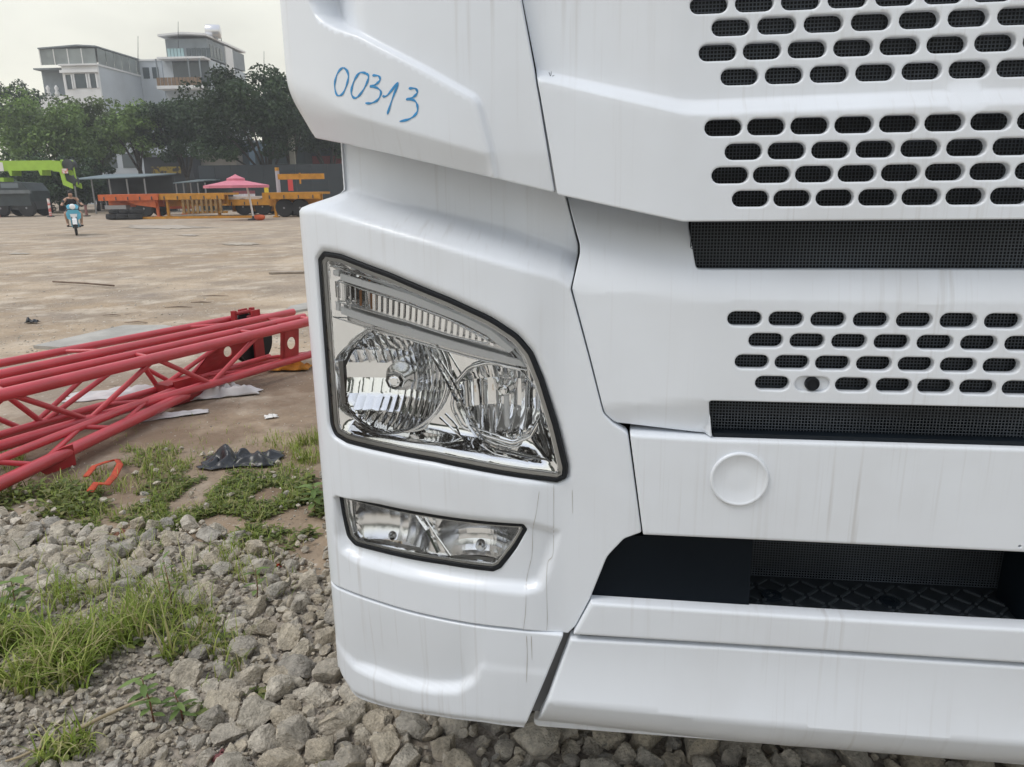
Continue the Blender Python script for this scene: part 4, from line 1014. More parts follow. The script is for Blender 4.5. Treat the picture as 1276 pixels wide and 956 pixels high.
# end frame of the front section: web plates with a round eye
def web(a0, a1, b0, b1, name, hole):
    """plate between two chord segments, with a round hole"""
    u = (a1-a0); cen = (a0+a1+b0+b1)/4; n = 20; m = MB(); nrm = (a1-a0).cross(b0-a0).normalized()*.006
    ring = [cen+(u.normalized()*math.cos(2*math.pi*k/n)+Vector((0, 0, 1))*math.sin(2*math.pi*k/n))*hole for k in range(n)]
    def edge(k):
        t = 2*math.pi*k/n; x, y = math.cos(t), math.sin(t); s_ = 1/max(abs(x), abs(y)); x, y = x*s_, y*s_
        return (b0.lerp(b1, (x+1)/2)).lerp(a0.lerp(a1, (x+1)/2), (y+1)/2)
    out_ = [edge(k) for k in range(n)]
    for sg in (-1, 1):
        b = m.pts([p+nrm*sg for p in ring]); c_ = m.pts([p+nrm*sg for p in out_])
        for k in range(n): m.f.append((b+k, b+(k+1) % n, c_+(k+1) % n, c_+k))
    for k in range(n): m.f.append((k, (k+1) % n, 2*n+(k+1) % n, 2*n+k))
    return m.build(name, M['red2'], boomA)
fA = lambda px: (dp(px, 410, hd(PA_[0].lerp(PA_[1], px/372)))-A_tf[0]).dot(dirA)/(A_tf[1]-A_tf[0]).length
at = lambda c_, f: c_[0].lerp(c_[1], f)
f0, f1 = fA(349), fA(372)
web(at(A_tf, f0), at(A_tf, min(1, f1)), at(A_bf, f0), at(A_bf, min(1, f1)), 'eye_plate', .055)
web(at(A_tb, f0-.09), at(A_tb, f0), at(A_bb, f0-.09), at(A_bb, f0), 'eye_plate', .045)
m = MB(); a, b = at(A_tf, f0), at(A_bf, f0); m.prism([a-dirA*.02, a+dirA*.03, b+dirA*.03, b-dirA*.02], (-.01, -.02, 0)); m.build('end_post', M['red2'], boomA)
m = MB(); m.prism([at(A_tf, f0), at(A_tf, 1), at(B_tb, 1.0), at(B_tf, .93)], (0, 0, -.015)); m.build('end_plate', M['red2'], boomA)
# rope sheave caught between the sections, with its bracket
s_ = empty('rope_sheave', gz(316, 452, 0), 'black rope sheave in a red bracket on the boom sections', 'pulley')
c = dp(314, 425, hd(ORG[s_.name])); ax = Vector((-dirA.y, dirA.x, 0))
m = MB(); m.lathe(c-ax*.05, ax, [(.05, 0), (.21, 0), (.21, .02), (.17, .035), (.17, .065), (.21, .08), (.21, .1), (.05, .1)], 28); m.build('wheel', M['black_rubber'], s_, smooth=True, sharp=35)
for q in (-.09, .07):
    m = MB(); cc = c+ax*q; m.prism([cc+dirA*-.06+Vector((0, 0, -.2)), cc+dirA*.06+Vector((0, 0, -.2)), cc+dirA*.05+Vector((0, 0, .3)), cc+dirA*-.05+Vector((0, 0, .3))], ax*.018); m.build('bracket', M['red2'], s_)
cc = dp(303, 392, hd(c)); m = MB(); m.tube([cc-dirA*.10+Vector((0, 0, .02)), cc+dirA*.10+Vector((0, 0, .02))], .018, 8); m.build('bracket_pin', M['red2'], s_)
m = MB(); m.prism([cc-dirA*.12-Vector((0, 0, .09)), cc+dirA*.10-Vector((0, 0, .09)), cc+dirA*.07, cc-dirA*.05], ax*.1); m.build('rubber_pad', M['black_rubber'], s_)
for q in (-.11, .11):
    m = MB(); m.box((-.02, -.02, -.14), (.02, .02, .05), Matrix.Translation(cc+dirA*q)); m.build('bracket_arm', M['red2'], s_)
# ---- crumpled sheets
def crumple(name, c, L_, W_, H_, az, mt, label, cat, seed, nx=44, ny=26, thick=.002, edge=1.0, fold=1.7):
    rr = Vector((seed*7.1, seed*3.3, 1.7)); V = []; F = []
    ca, sa = math.cos(az), math.sin(az)
    for j in range(ny+1):
        for i in range(nx+1):
            u, v = i/nx*2-1, j/ny*2-1
            rim = 1+.22*noise.noise(Vector((u*2, v*2, seed)))*edge
            x, y = u*L_/2*rim, v*W_/2*(1+.3*noise.noise(Vector((u*2.5, v, seed+4)))*edge)
            q = Vector((u*fold*1.3, v*fold*.8, 0))+rr
            h = abs(noise.noise(q))*1.7+.45*abs(noise.noise(q*2.1))
            h *= max(.04, 1-max(abs(u), abs(v))**2.2)*H_
            x += .015*noise.noise(q*1.2+Vector((5, 0, 0))); y += .015*noise.noise(q*1.2+Vector((0, 5, 0)))
            V.append((x*ca-y*sa, x*sa+y*ca, h+.004))
    for j in range(ny):
        for i in range(nx): b = j*(nx+1)+i; F.append((b, b+1, b+nx+2, b+nx+1))
    o = mesh_np(name, V, F, mt, smooth=True); o.location = c
    md = o.modifiers.new('thickness', 'SOLIDIFY'); md.thickness = thick
    return tag(o, label, cat)
azc = math.atan2(rt0.y, rt0.x)
M['bag'] = mat('black_film', (.018, .02, .024), .28, var=.3); M['tarp'] = mat('white_tarp', (.6, .57, .56), .6, var=.15); M['paper'] = mat('white_paper', (.75, .73, .7), .8)
M['orange_cloth'] = mat('orange_cloth', (.6, .24, .02), .8, var=.3); M['strap'] = mat('orange_webbing', (.55, .07, .025), .7, var=.35, vscale=25)
crumple('plastic_bag', gz(301, 574), .46, .24, .085, azc+.12, M['bag'], 'crumpled black plastic bag lying on the weedy soil', 'bag', 3)
crumple('paper_scrap', gz(338, 520), .09, .06, .035, azc+.5, M['paper'], 'small white scrap of paper on bare soil', 'paper', 5, 10, 8)
crumple('orange_cloth', gz(362, 459), .36, .2, .10, azc, M['orange_cloth'], 'orange cloth on the ground under the boom end', 'cloth', 8, 20, 14)
crumple('tarp', gz(278, 492), .55, .2, .11, azc+.35, M['tarp'], 'whitish folded tarp beside the red foot block', 'tarp', 11)
crumple('tarp', gz(205, 520), .6, .10, .035, azc+.5, M['tarp'], 'long narrow pale sheet sticking out under the low boom', 'sheet', 12, edge=.5)
crumple('tarp', gz(160, 490), .9, .3, .05, azc+.3, M['tarp'], 'pale sheet on the dirt seen through the boom lattice', 'sheet', 13)
crumple('wrapper', gz(40, 402), .16, .1, .07, azc, M['bag'], 'dark crumpled lump on the dirt behind the booms', 'litter', 21, 12, 8)
crumple('wrapper', gz(148, 668), .10, .06, .03, azc+.6, mat('rust_paper', (.24, .1, .06), .8, var=.3), 'rusty brown scrap among the pale stones', 'litter', 23, 12, 8)
crumple('wrapper', gz(281, 945), .07, .05, .03, azc+.9, mat('maroon_scrap', (.2, .07, .07), .8, var=.3), 'dark red shred between rocks at the bottom edge', 'litter', 24, 12, 8)
crumple('wrapper', gz(345, 707), .035, .02, .012, azc, M['strap'], 'tiny red scrap on gravel near the truck corner', 'litter', 26, 8, 6)
pts = [gz(*p, .035) for p in [(107, 594), (118, 583), (132, 574), (146, 572), (150, 581), (142, 592), (133, 602), (120, 605), (112, 612)]]
m = MB(); m.tube([p+Vector((0, 0, .012*math.sin(i*2))) for i, p in enumerate(pts)], .019, 8, flat=.25); tag(m.build('webbing_strap', M['strap'], smooth=True), 'orange webbing strap looped on the grass in front of the booms', 'strap')
# slabs
def slab(pp, th, label, mt):
    m = MB(); m.prism([gz(*p, .0)+Vector((0, 0, th)) for p in pp], (0, 0, -th-.02)); tag(m.build('concrete_slab', mt), label, 'slab')
M['slab'] = mat('pale_concrete', (.43, .41, .37), .9, var=.25, vscale=3, bump=.2)
slab([(42, 434), (75, 436), (235, 412), (205, 408), (155, 408)], .03, 'thin pale concrete slab lying behind the booms', M['slab'])
slab([(350, 392), (385, 386), (385, 378), (362, 383)], .02, 'pale slab beside the truck corner beyond the booms', M['slab'])
# sticks
M['dry'] = mat('dry_stalk', (.4, .32, .2), .8, var=.3); M['plank'] = mat('old_timber', (.2, .14, .1), .85, var=.3)
m = MB(); m.tube([gz(0, 951, .03), gz(25, 943, .03), gz(80, 918, .04), (gz(130, 892, .05)), gz(165, 877, .05), gz(190, 868, .06)], [.003, .004, .006, .006, .005, .003], 7); tag(m.build('dry_stick', M['dry'], smooth=True), 'dry tan stick lying on gravel at lower left', 'stick')
m = MB(); m.tube([gz(225, 826, .0), gz(240, 790, .10), gz(252, 768, .2)], [.0025, .002, .001], 5); tag(m.build('dry_stalk', M['dry'], smooth=True), 'thin dry stalk rising from the grass', 'stalk')
m = MB(); m.tube([gz(66, 351, .03), gz(105, 353, .03), gz(142, 356, .03)], .016, 6); tag(m.build('timber_pole', M['plank'], smooth=True), 'thin dark pole lying across the open dirt yard', 'pole')
m = MB(); a, b = gz(335, 341.5), gz(378, 340.5); m.prism([a, b, b+fh*.2, a+fh*.2], (0, 0, .03)); tag(m.build('timber_plank', mat('pale_plank', (.36, .3, .24), .9, var=.2)), 'pale plank lying near the truck corner on the dirt', 'plank')
for px, py, L_ in ((245, 369, .5), (238, 377, .3), (205, 383, .4), (155, 402, .3), (128, 393, .25)):
    a = gz(px, py); m = MB(); m.tube([a, a+rt0*L_*.5+fh*.03+Vector((0, 0, .004)), a+rt0*L_-fh*.02], [.006, .014, .005], 5, flat=.5); tag(m.build('wood_scrap', M['plank'], smooth=True), {245: 'longest dark wood scrap on the dirt behind the booms', 238: 'short wood scrap just below the longest one', 205: 'dark wood scrap left of the two close together', 155: 'wood scrap beside the concrete slab', 128: 'small wood scrap left of the slab top'}[px], 'wood scrap', 'wood scraps on the yard')
def patch(px, py, rx, ry, label, c, seed):
    m = MB(); n = 120; P = []
    for k in range(n):
        a = 2*math.pi*k/n; f = 1+.5*noise.noise(Vector((math.cos(a)*2, math.sin(a)*2, seed)))+.5*noise.noise(Vector((math.cos(a)*7, math.sin(a)*7, seed)))
        p = gz(px+rx*f*math.cos(a), py+ry*f*math.sin(a)); p.z = gh(p.x, p.y)+.006; P.append(p)
    m.pts(P); m.f.append(tuple(range(n))); o = m.build('dust_patch', mat('pale_dust', c, .95, var=.25, vscale=1.5)); tag(o, kind='structure'); return o
patch(205, 283, 48, 2.2, '', (.45, .39, .32), 2); patch(300, 304, 22, 1.6, '', (.46, .40, .32), 4); patch(235, 293, 12, 1.0, '', (.46, .40, .33), 6); patch(24, 316, 14, .8, '', (.46, .41, .34), 8)
# ================================================================== BACKGROUND
def frame(px, D, yaw=0.0, py=255):
    p = dp(px, py, D); p.z = 0
    return Matrix.Translation(p) @ Matrix.Rotation(YAW+yaw, 4, 'Z'), p      # local x to the right, y away, z up
def pm(px, D): return (dp(px+1, 255, D)-dp(px, 255, D)).length             # metres per pixel
def hz_(px, py, D): return dp(px, py, D).z
M['tyre'] = mat('tyre_rubber', (.02, .02, .021), .8); M['steel'] = mat('grey_steel', (.3, .3, .31), .45, metal=.6); M['dark_steel'] = mat('dark_steel', (.05, .055, .06), .5)
M['orange'] = mat('orange_paint', (.62, .13, .03), .5, var=.25, vscale=3); M['yellow'] = mat('yellow_paint', (.58, .26, .02), .5, var=.3, vscale=3); M['green'] = mat('lime_paint', (.36, .58, .06), .45, var=.15, vscale=2)
M['timber'] = mat('cargo_timber', (.32, .2, .08), .8, var=.4, vscale=4)
def wheel(o, Mx, x, y, r_, wd=.28, name='wheel'):
    m = MB(Mx); m.lathe((x, y-wd/2, r_), (0, 1, 0), [(r_*.55, 0), (r_*.9, 0), (r_, .04), (r_, wd-.04), (r_*.9, wd), (r_*.55, wd)], 24); t = m.build(name, M['tyre'], o, smooth=True, sharp=35)
    m = MB(Mx); m.lathe((x, y-wd/2+.01, r_), (0, 1, 0), [(r_*.56, 0), (r_*.5, .05), (r_*.2, .06), (r_*.18, .0), (r_*.05, -.02)], 18); m.build('rim', M['steel'], t, smooth=True, sharp=35)
# ---- flatbed trailers
def flatbed(px0, px1, D, mt, label, deck=1.35, wheels=(), legs=(), yaw=0.0, goose=False, group='trailers parked along the far side of the yard'):
    Mx, p = frame(px0, D, yaw); L_ = (px1-px0)*pm((px0+px1)/2, D); o = empty('flatbed_trailer', p, label, 'trailer', group)
    m = MB(Mx); m.box((0, -.05, deck-.12), (L_, 2.4, deck)); m.build('deck', mt, o)
    m = MB(Mx); m.box((0, -.06, deck-.36), (L_, .04, deck-.121)); m.build('side_beam', mt, o)
    m = MB(Mx); m.box((.1, .8, deck-.75), (L_*.97, .95, deck-.122)); m.build('main_beam', mt, o)
    n = int(L_/.7)
    for i in range(n):
        m = MB(Mx); x = (i+.5)*L_/n; m.box((x-.03, -.085, deck-.33), (x+.03, -.061, deck-.14)); m.build('stake_pocket', M['dark_steel'], o)
    for x in wheels: wheel(o, Mx, x, .3, .5); wheel(o, Mx, x, 2.1, .5)
    for x in legs:
        m = MB(Mx); m.box((x-.07, .2, .06), (x+.07, .34, deck-.13)); m.box((x-.15, .12, 0), (x+.15, .42, .06)); m.build('landing_leg', mt, o)
    if goose:
        m = MB(Mx); m.prism([(L_-.05, .3, deck-.9), (L_+2.4, .3, deck-1.0), (L_+2.4, .3, deck-.7), (L_-.05, .3, deck-.37)], (0, 1.6, 0)); m.build('gooseneck', mt, o)
    return o, Mx, L_
tr1, Mx1, L1 = flatbed(124, 200, 46, M['orange'], 'orange flatbed trailer at the left end of the trailer row', wheels=(2.6,), legs=(3.4,), yaw=-.05)
m = MB(Mx1); m.prism([(1.6, .1, .95), (2.3, .1, 1.0), (3.4, .1, .98), (3.4, .1, .55), (2.2, .1, .72)], (0, .12, 0)); m.build('hanger_plate', M['orange'], tr1)
m = MB(Mx1); m.tube([(.35, .1, 1.3), (.38, .1, .55)], .03, 6); m.box((.3, .0, .5), (1.6, .5, .72)); m.build('tail_bar', M['steel'], tr1)
tr2, Mx2, L2 = flatbed(198, 281, 46, M['yellow'], 'yellow flatbed trailer in the middle of the trailer row', legs=(.4, 3.5), wheels=(), yaw=-.02)
for i in range(9):
    m = MB(Mx2); x = 1.5+i*.28; m.box((x-.07, -.1, .2), (x+.07, .0, 1.02)); m.build('cargo_slat', M['timber'], tr2)
m = MB(Mx2); m.box((1.35, .001, .18), (4.0, .3, .3)); m.box((1.35, .001, .62), (4.0, .3, .72)); m.build('cargo_rail', M['yellow'], tr2)
tr3, Mx3, L3 = flatbed(281, 346, 47, M['yellow'], 'low yellow lowbed trailer behind the umbrella pole', deck=.95, wheels=(1.0, 2.2), yaw=.0)
m = MB(Mx3); m.box((.1, .2, .955), (3.2, 1.6, 1.12)); m.build('deck_board', mat('pale_board', (.55, .5, .46), .7, var=.2), tr3)
tr4, Mx4, L4 = flatbed(328, 400, 43, M['yellow'], 'yellow trailer at the right end next to the truck corner', wheels=(1.1, 2.0), legs=(.6,))
m = MB(Mx4); m.box((2.0, .5, 1.8), (2.08, .58, 2.4)); m.box((.8, .5, 2.05), (3.4, .6, 2.35)); m.build('raised_beam', M['yellow'], tr4)
tr5, Mx5, L5 = flatbed(196, 236, 50, M['orange'], 'small orange trailer frame glimpsed behind the yellow trailer', deck=1.1, wheels=(), legs=(.3, 1.6))
# long yellow rail lying on the ground in front of the trailers
m = MB(); a, b = gz(150, 273.5), gz(320, 271.5); m.prism([a, b, b+fh*.15, a+fh*.15], (0, 0, .12)); tag(m.build('steel_rail', M['yellow']), 'long yellow rail lying in front of the trailers', 'rail')
# tyre stack / black bundle left under the orange trailer
Mx, p = frame(150, 43); o = empty('tyre_bundle', p, 'black bundle of old tyres in front of the orange trailer', 'tyres')
for i, (x, z, r_) in enumerate(((-.45, .0, .42), (.15, .0, .46), (.7, .0, .4))):
    m = MB(Mx); m.lathe((x, 0, z), (0, .12, 1), [(r_*.5, 0), (r_, .02), (r_*1.05, .14), (r_, .28), (r_*.5, .3), (r_*.45, .15)], 20); m.build('tyre', M['tyre'], o, smooth=True, sharp=40)
    m = MB(Mx); m.lathe((x+.1, .1, z+.31), (0, .1, 1), [(r_*.5, 0), (r_*.9, .02), (r_*.95, .12), (r_*.9, .22), (r_*.5, .24), (r_*.45, .12)], 20); m.build('tyre', M['tyre'], o, smooth=True, sharp=40)
# ---- umbrella
Mx, p = frame(313, 40); o = empty('umbrella', p, 'pink two-tier market umbrella on a white pole in the yard', 'umbrella'); k = pm(313, 40)
M['pink'] = mat('pink_canopy', (.62, .19, .25), .7, var=.12, vscale=2); cx = (297-313)*k; zr, za = hz_(297, 231, 40), hz_(297, 217, 40); Rr = 39*k
def canopy(zr, za, Rr, name, n=8, rr=1.0):
    m = MB(Mx); pts = [(cx, 0, za)]
    for t in (.25, .5, .75, 1.0):
        for i in range(n): a = 2*math.pi*i/n+.2; pts.append((cx+Rr*t*math.cos(a), Rr*t*math.sin(a), za+(zr-za)*(t**.85)))
    for i in range(n): a = 2*math.pi*i/n+.2; pts.append((cx+Rr*math.cos(a)*1.0, Rr*math.sin(a), zr-.13))
    b = m.pts(pts)
    for i in range(n):
        m.f.append((b, b+1+i, b+1+(i+1) % n))
        for t in range(4): q = b+1+t*n; m.f.append((q+i, q+n+i, q+n+(i+1) % n, q+(i+1) % n))
    q_ = m.build(name, M['pink'], o); md = q_.modifiers.new('thickness', 'SOLIDIFY'); md.thickness = .008
canopy(zr, za-.2, Rr, 'canopy'); canopy(za-.22, za, Rr*.28, 'canopy_top')
M['wpaint'] = mat('white_paint', (.75, .74, .72), .5)
m = MB(Mx); m.tube([(0.05, 0, .05), (-.05, 0, 1.2), (cx*.3, 0, zr+.2)], .05, 10); m.build('pole', M['wpaint'], o, smooth=True, sharp=40)
for i in range(8):
    a = 2*math.pi*i/8+.2; m = MB(Mx); m.tube([(cx, 0, za-.25), (cx+Rr*.97*math.cos(a), Rr*.97*math.sin(a), zr-.03)], .012, 5); m.build('rib', M['steel'], o)
m = MB(Mx); m.lathe((.05, 0, 0), (0, 0, 1), [(.3, 0), (.3, .05), (.08, .08), (.06, .2)], 20); m.build('base', M['dark_steel'], o, smooth=True, sharp=40)
Mx, p = frame(322, 39.6); m = MB(Mx); m.lathe((0, 0, 0), (0, 0, 1), [(.16, 0), (.26, .08), (.28, .2), (.2, .26), (.05, .28)], 14); tag(m.build('orange_sack', mat('orange_sack', (.7, .13, .04), .7, var=.2), smooth=True), 'small orange sack by the foot of the umbrella', 'sack')
# ---- crane truck
Mx, p = frame(0, 51, 0, 230); o = empty('mobile_crane', p, 'lime green mobile crane with dark cab at the left edge', 'crane'); k = pm(40, 51)
X = lambda px: px*k
Z = lambda py, px=45: hz_(px, py, 51)
M['dgreen'] = mat('dark_cab_paint', (.045, .06, .065), .5, var=.3, vscale=2); M['grey_body'] = mat('grey_body', (.16, .18, .19), .55, var=.25, vscale=2)
m = MB(Mx); m.prism([(X(-90), -.4, Z(213.5)), (X(74), -.4, Z(212.5)), (X(74), -.4, Z(200.5)), (X(-90), -.4, Z(199.5))], (0, .9, 0)); bm_ = m.build('boom', M['green'], o)
m = MB(Mx); m.box((X(1), -.42, Z(213)), (X(13), -.405, Z(202))); m.build('white_panel', M['wpaint'], bm_)
for x in (20, 57):
    m = MB(Mx); m.prism([(X(x-2), -.45, Z(212)), (X(x+3), -.45, Z(212)), (X(x+2), -.45, Z(219)), (X(x), -.45, Z(219))], (0, 1.0, 0)); m.build('boom_bracket', M['green'], o)
for y in (-.55, .5):
    m = MB(Mx); m.prism([(X(74), y, Z(214)), (X(82), y, Z(215)), (X(84), y, Z(231)), (X(95), y, Z(236)), (X(95), y, Z(230)), (X(88), y, Z(226)), (X(85), y, Z(202)), (X(74), y, Z(201))], (0, .1, 0)); m.build('head_plate', M['green'], o)
m = MB(Mx); m.tube([(X(80), .0, Z(200.5)), (X(94), .0, Z(201)), (X(95), 0, Z(232))], .06, 6); m.build('head_frame', M['green'], o)
for z in (206, 226):
    m = MB(Mx); m.lathe((X(90), -.25, Z(z)), (0, 1, 0), [(.1, 0), (.36, 0), (.32, .1), (.32, .4), (.36, .5), (.1, .5)], 20); m.build('sheave', M['dark_steel'], o, smooth=True, sharp=35)
m = MB(Mx); m.box((X(86), -.62, Z(217)), (X(93), -.58, Z(211))); m.build('warning_plate', mat('red_white_plate', (.65, .2, .18), .5, col2=(.7, .65, .6), vscale=9, lo=.45, hi=.55), o)
m = MB(Mx); m.prism([(X(-40), -.9, .7), (X(45), -.9, .7), (X(45), -.9, Z(238)), (X(38), -.9, Z(228)), (X(10), -.9, Z(226)), (X(-40), -.9, Z(222))], (0, 2.2, 0)); m.build('cab', M['dgreen'], o)
m = MB(Mx); m.box((X(12), -.92, Z(234)), (X(33), -.905, Z(228))); m.build('cab_window', mat('cab_glass', (.14, .17, .19), .1), o)
m = MB(Mx); m.box((X(-40), -1.05, Z(241)), (X(48), -.905, Z(236.5))); m.build('fender', M['grey_body'], o)
m = MB(Mx); m.box((X(7), -.6, Z(229)), (X(13), .4, Z(221))); m.build('lift_cylinder', M['green'], o)
m = MB(Mx); m.box((X(-60), -.7, .45), (X(46), 1.2, .95)); m.build('chassis', M['dark_steel'], o)
for x in (-30, 6, 38): wheel(o, Mx, X(x), -.75, .55); wheel(o, Mx, X(x), 1.0, .55)
m = MB(Mx); m.prism([(X(-4), -1.4, 0), (X(6), -1.4, 0), (X(5), -1.4, .35), (X(-2), -1.4, .42)], (0, .4, 0)); m.build('outrigger_pad', M['orange'], o)
# ---- striped posts, signs and bins
def post(px, D, py_t, wd, mt, name, label, cat, capm=None):
    Mx, p = frame(px, D); h = hz_(px, py_t, D); o = empty(name, p, label, cat); w2 = wd*pm(px, D)/2
    m = MB(Mx); m.tube([(0, 0, 0), (0, 0, h)], w2, 10); m.build('shaft', mt, o, smooth=True, sharp=40)
    m = MB(Mx); m.tube([(0, 0, h), (0, 0, h+w2*1.6)], w2*1.02, 10); m.build('cap', capm or mt, o, smooth=True, sharp=40)
    m = MB(Mx); m.box((-w2*2, -w2*2, 0), (w2*2, w2*2, .06)); m.build('foot', M['dark_steel'], o); return o, Mx, h, w2
stripe = mat('red_white_bands', (.6, .15, .13), .5, col2=(.75, .72, .7), vscale=3.5, lo=.48, hi=.52, stretch=(.1, .1, 1))
post(61, 49, 250, 3, stripe, 'striped_post', 'thin red and white striped post beside the crane', 'post')
post(106, 49, 258, 3, mat('rusty_post', (.22, .1, .09), .7), 'rusty_post', 'dark rusty post right of the scooter', 'post')
post(349, 56, 213, 5, mat('lilac_pipe', (.42, .38, .42), .6), 'standpipe', 'tall grey standpipe with yellow cap by the dark hoarding', 'pipe', M['yellow'])
def board(px0, px1, py0, py1, D, mt, name, label, cat, legs=True):
    Mx, p = frame((px0+px1)/2, D); k = pm(px0, D); w2 = (px1-px0)*k/2; z0, z1 = hz_(px0, py1, D), hz_(px0, py0, D); o = empty(name, p, label, cat)
    m = MB(Mx); m.box((-w2, 0, z0), (w2, .06, z1)); m.build('panel', mt, o)
    for s_ in (-1, 1):
        m = MB(Mx); m.box((s_*w2*.8-.03, .061, 0), (s_*w2*.8+.03, .12, z1)); m.build('leg', M['dark_steel'], o)
    return o, Mx, w2, z0, z1
board(361, 367, 224, 238, 52, mat('red_sign', (.6, .06, .06), .5), 'sign_board', 'small upright red sign by the right-hand trailer', 'sign')
board(331, 336, 234, 240, 50, mat('yellow_sign', (.75, .55, .03), .5), 'sign_board', 'small yellow box sign above the low trailer', 'sign')
o, Mx, w2, z0, z1 = board(292, 319, 238, 248, 52, mat('maroon_banner', (.2, .05, .06), .6), 'banner', 'maroon and white banner behind the umbrella pole', 'banner')
m = MB(Mx); m.box((-w2, -.012, z0+.05), (w2, -.002, z0+.32)); m.build('white_band', mat('banner_white', (.65, .63, .66), .6, var=.3, vscale=6), o)
# ---- sheds and hoarding along the far edge
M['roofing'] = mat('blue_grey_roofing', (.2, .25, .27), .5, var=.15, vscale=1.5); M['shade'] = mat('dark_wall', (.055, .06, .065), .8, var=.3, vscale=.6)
def shed(px0, px1, pyr, pye, D, label, wall, open_=True):
    Mx, p = frame((px0+px1)/2, D, 0, 225); k = pm(px0, D); w2 = (px1-px0)*k/2; zr, ze = hz_(px0, pyr, D), hz_(px0, pye, D); o = empty('open_shed', p, label, 'shed')
    m = MB(Mx); m.prism([(-w2, -1.2, ze), (w2, -1.2, ze+.15), (w2, 4.0, zr), (-w2, 4.0, zr)], (0, 0, .07)); m.build('roof', M['roofing'], o)
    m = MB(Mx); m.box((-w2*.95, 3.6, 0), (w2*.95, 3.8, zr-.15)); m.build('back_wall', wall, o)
    for i in range(5):
        x = -w2*.93+i*w2*.93/2; m = MB(Mx); m.tube([(x, -.9, 0), (x, -.9, ze+.05)], .06, 8); m.build('post', M['steel'], o)
    return o
shed(98, 190, 217.5, 225, 55, 'open shed with blue grey sheet roof behind the orange trailer', M['shade'])
shed(224, 262, 224, 229, 58, 'low dark shed roof behind the yellow trailer', M['shade'])
Mx, p = frame(352, 60); k = pm(350, 60); o = empty('hoarding', p, 'dark slate hoarding behind the right-hand trailer', 'hoarding')
for i in range(34):
    m = MB(Mx); x = (i-5)*1.25; m.box((x, 0, 0), (x+1.23, .05, hz_(350, 205, 60))); m.build('panel', mat('slate_panel', (.03, .038, .044), .7, var=.2, vscale=1) if i == 0 else bpy.data.materials['slate_panel'], o)
# ---- buildings
M['bwhite'] = mat('white_render', (.78, .78, .78), .8, var=.12, vscale=.5); M['bgrey'] = mat('grey_render', (.50, .54, .58), .85, var=.15, vscale=.35, bump=.05); M['bglass'] = mat('window_glass', (.07, .09, .10), .12); M['bdark'] = mat('dark_cladding', (.24, .27, .29), .7, var=.2, vscale=.8)
M['net'] = mat('grey_screen', (.30, .33, .32), .8, var=.3, vscale=.6); M['brown'] = mat('timber_rail', (.25, .16, .09), .7, var=.3, vscale=3)
D1 = 92; k = pm(120, D1); Zb = lambda py, px=120, D=D1: hz_(px, py, D)
Mx, p = frame(123, D1, R(-3), 85); o = empty('apartment_house', p, 'white and grey house with screened roof terrace above the trees, left', 'building')
FWd = 6.85; SD = 10; zf = Zb(82)                       # corner at local origin: front runs to -x, side runs to +y
m = MB(Mx); m.box((-FWd*.62, 0, 0), (0, SD, zf-.01)); m.build('wall', M['bgrey'], o)
m = MB(Mx); m.box((-FWd*.62, -.25, 8), (.0, -.01, zf)); wf = m.build('front_wall', M['bwhite'], o)
m = MB(Mx); m.box((-FWd*.64, -.55, zf-.75), (.1, -.26, zf-.45)); m.build('cornice', M['bwhite'], o)
m = MB(Mx); m.box((-FWd*.64, -.6, zf+.001), (.1, SD, zf+.18)); m.build('parapet', M['bwhite'], o)
for x0, x1, z0, z1 in ((-3.85, -3.2, 93, 111), (-2.8, -1.45, 92, 110), (-1.0, -.3, 92, 110)):
    m = MB(Mx); m.box((x0, -.3, Zb(z0)-2.1 if False else Zb(z1)), (x1, -.26, Zb(z0))); wdw = m.build('window', M['bglass'], wf)
    for xx in (x0-.14, x1): m = MB(Mx); m.box((xx, -.42, Zb(z1)), (xx+.14, -.255, Zb(z0))); m.build('jamb', M['bwhite'], wdw)
m = MB(Mx); m.box((-FWd*1.2, .5, 8), (-FWd*.63, 9, Zb(118))); m.build('terrace_block', M['bwhite'], o)
m = MB(Mx); m.box((-FWd*1.24, 2.5, Zb(118)), (-FWd*.63, 9.0, Zb(83))); m.build('terrace_wall', M['bdark'], o)
m = MB(Mx); m.box((-FWd*1.26, 1.3, Zb(83)), (-FWd*.645, 9.2, Zb(81))); m.build('terrace_roof', M['bdark'], o)
for x in (-FWd*1.0, -FWd*.85): m = MB(Mx); m.lathe((x, .7, Zb(118)), (0, 0, 1), [(.2, 0), (.28, .3), (.14, .6), (.25, .9), (.05, 1.2)], 10); m.build('baluster', M['bwhite'], o, smooth=True)
zt0, zt1 = zf+.19, Zb(60)
m = MB(Mx); m.prism([(-FWd*.98, -.25, zt1), (-FWd*.3, -.25, zt1+.25), (.12, -.25, zt1+.1), (.12, SD+.1, zt1+.1), (-FWd*.3, SD, zt1+.25), (-FWd*.98, SD, zt1)], (0, 0, .14)); m.build('terrace_canopy', M['bdark'], o)
for i in range(4):
    x0 = -FWd*.97+i*FWd*.96/4; m = MB(Mx); m.box((x0+.05, -.08, zt0), (x0+FWd*.96/4-.05, -.04, zt1-.02)); m.build('screen_panel', M['net'], o)
    m = MB(Mx); m.box((x0-.05, -.12, zt0), (x0+.05, .02, zt1)); m.build('screen_post', M['wpaint'], o)
for i in range(6):
    y0 = i*SD/6; m = MB(Mx); m.box((.04, y0+.05, zt0), (.08, y0+SD/6-.05, zt1)); m.build('screen_panel', M['net'], o)
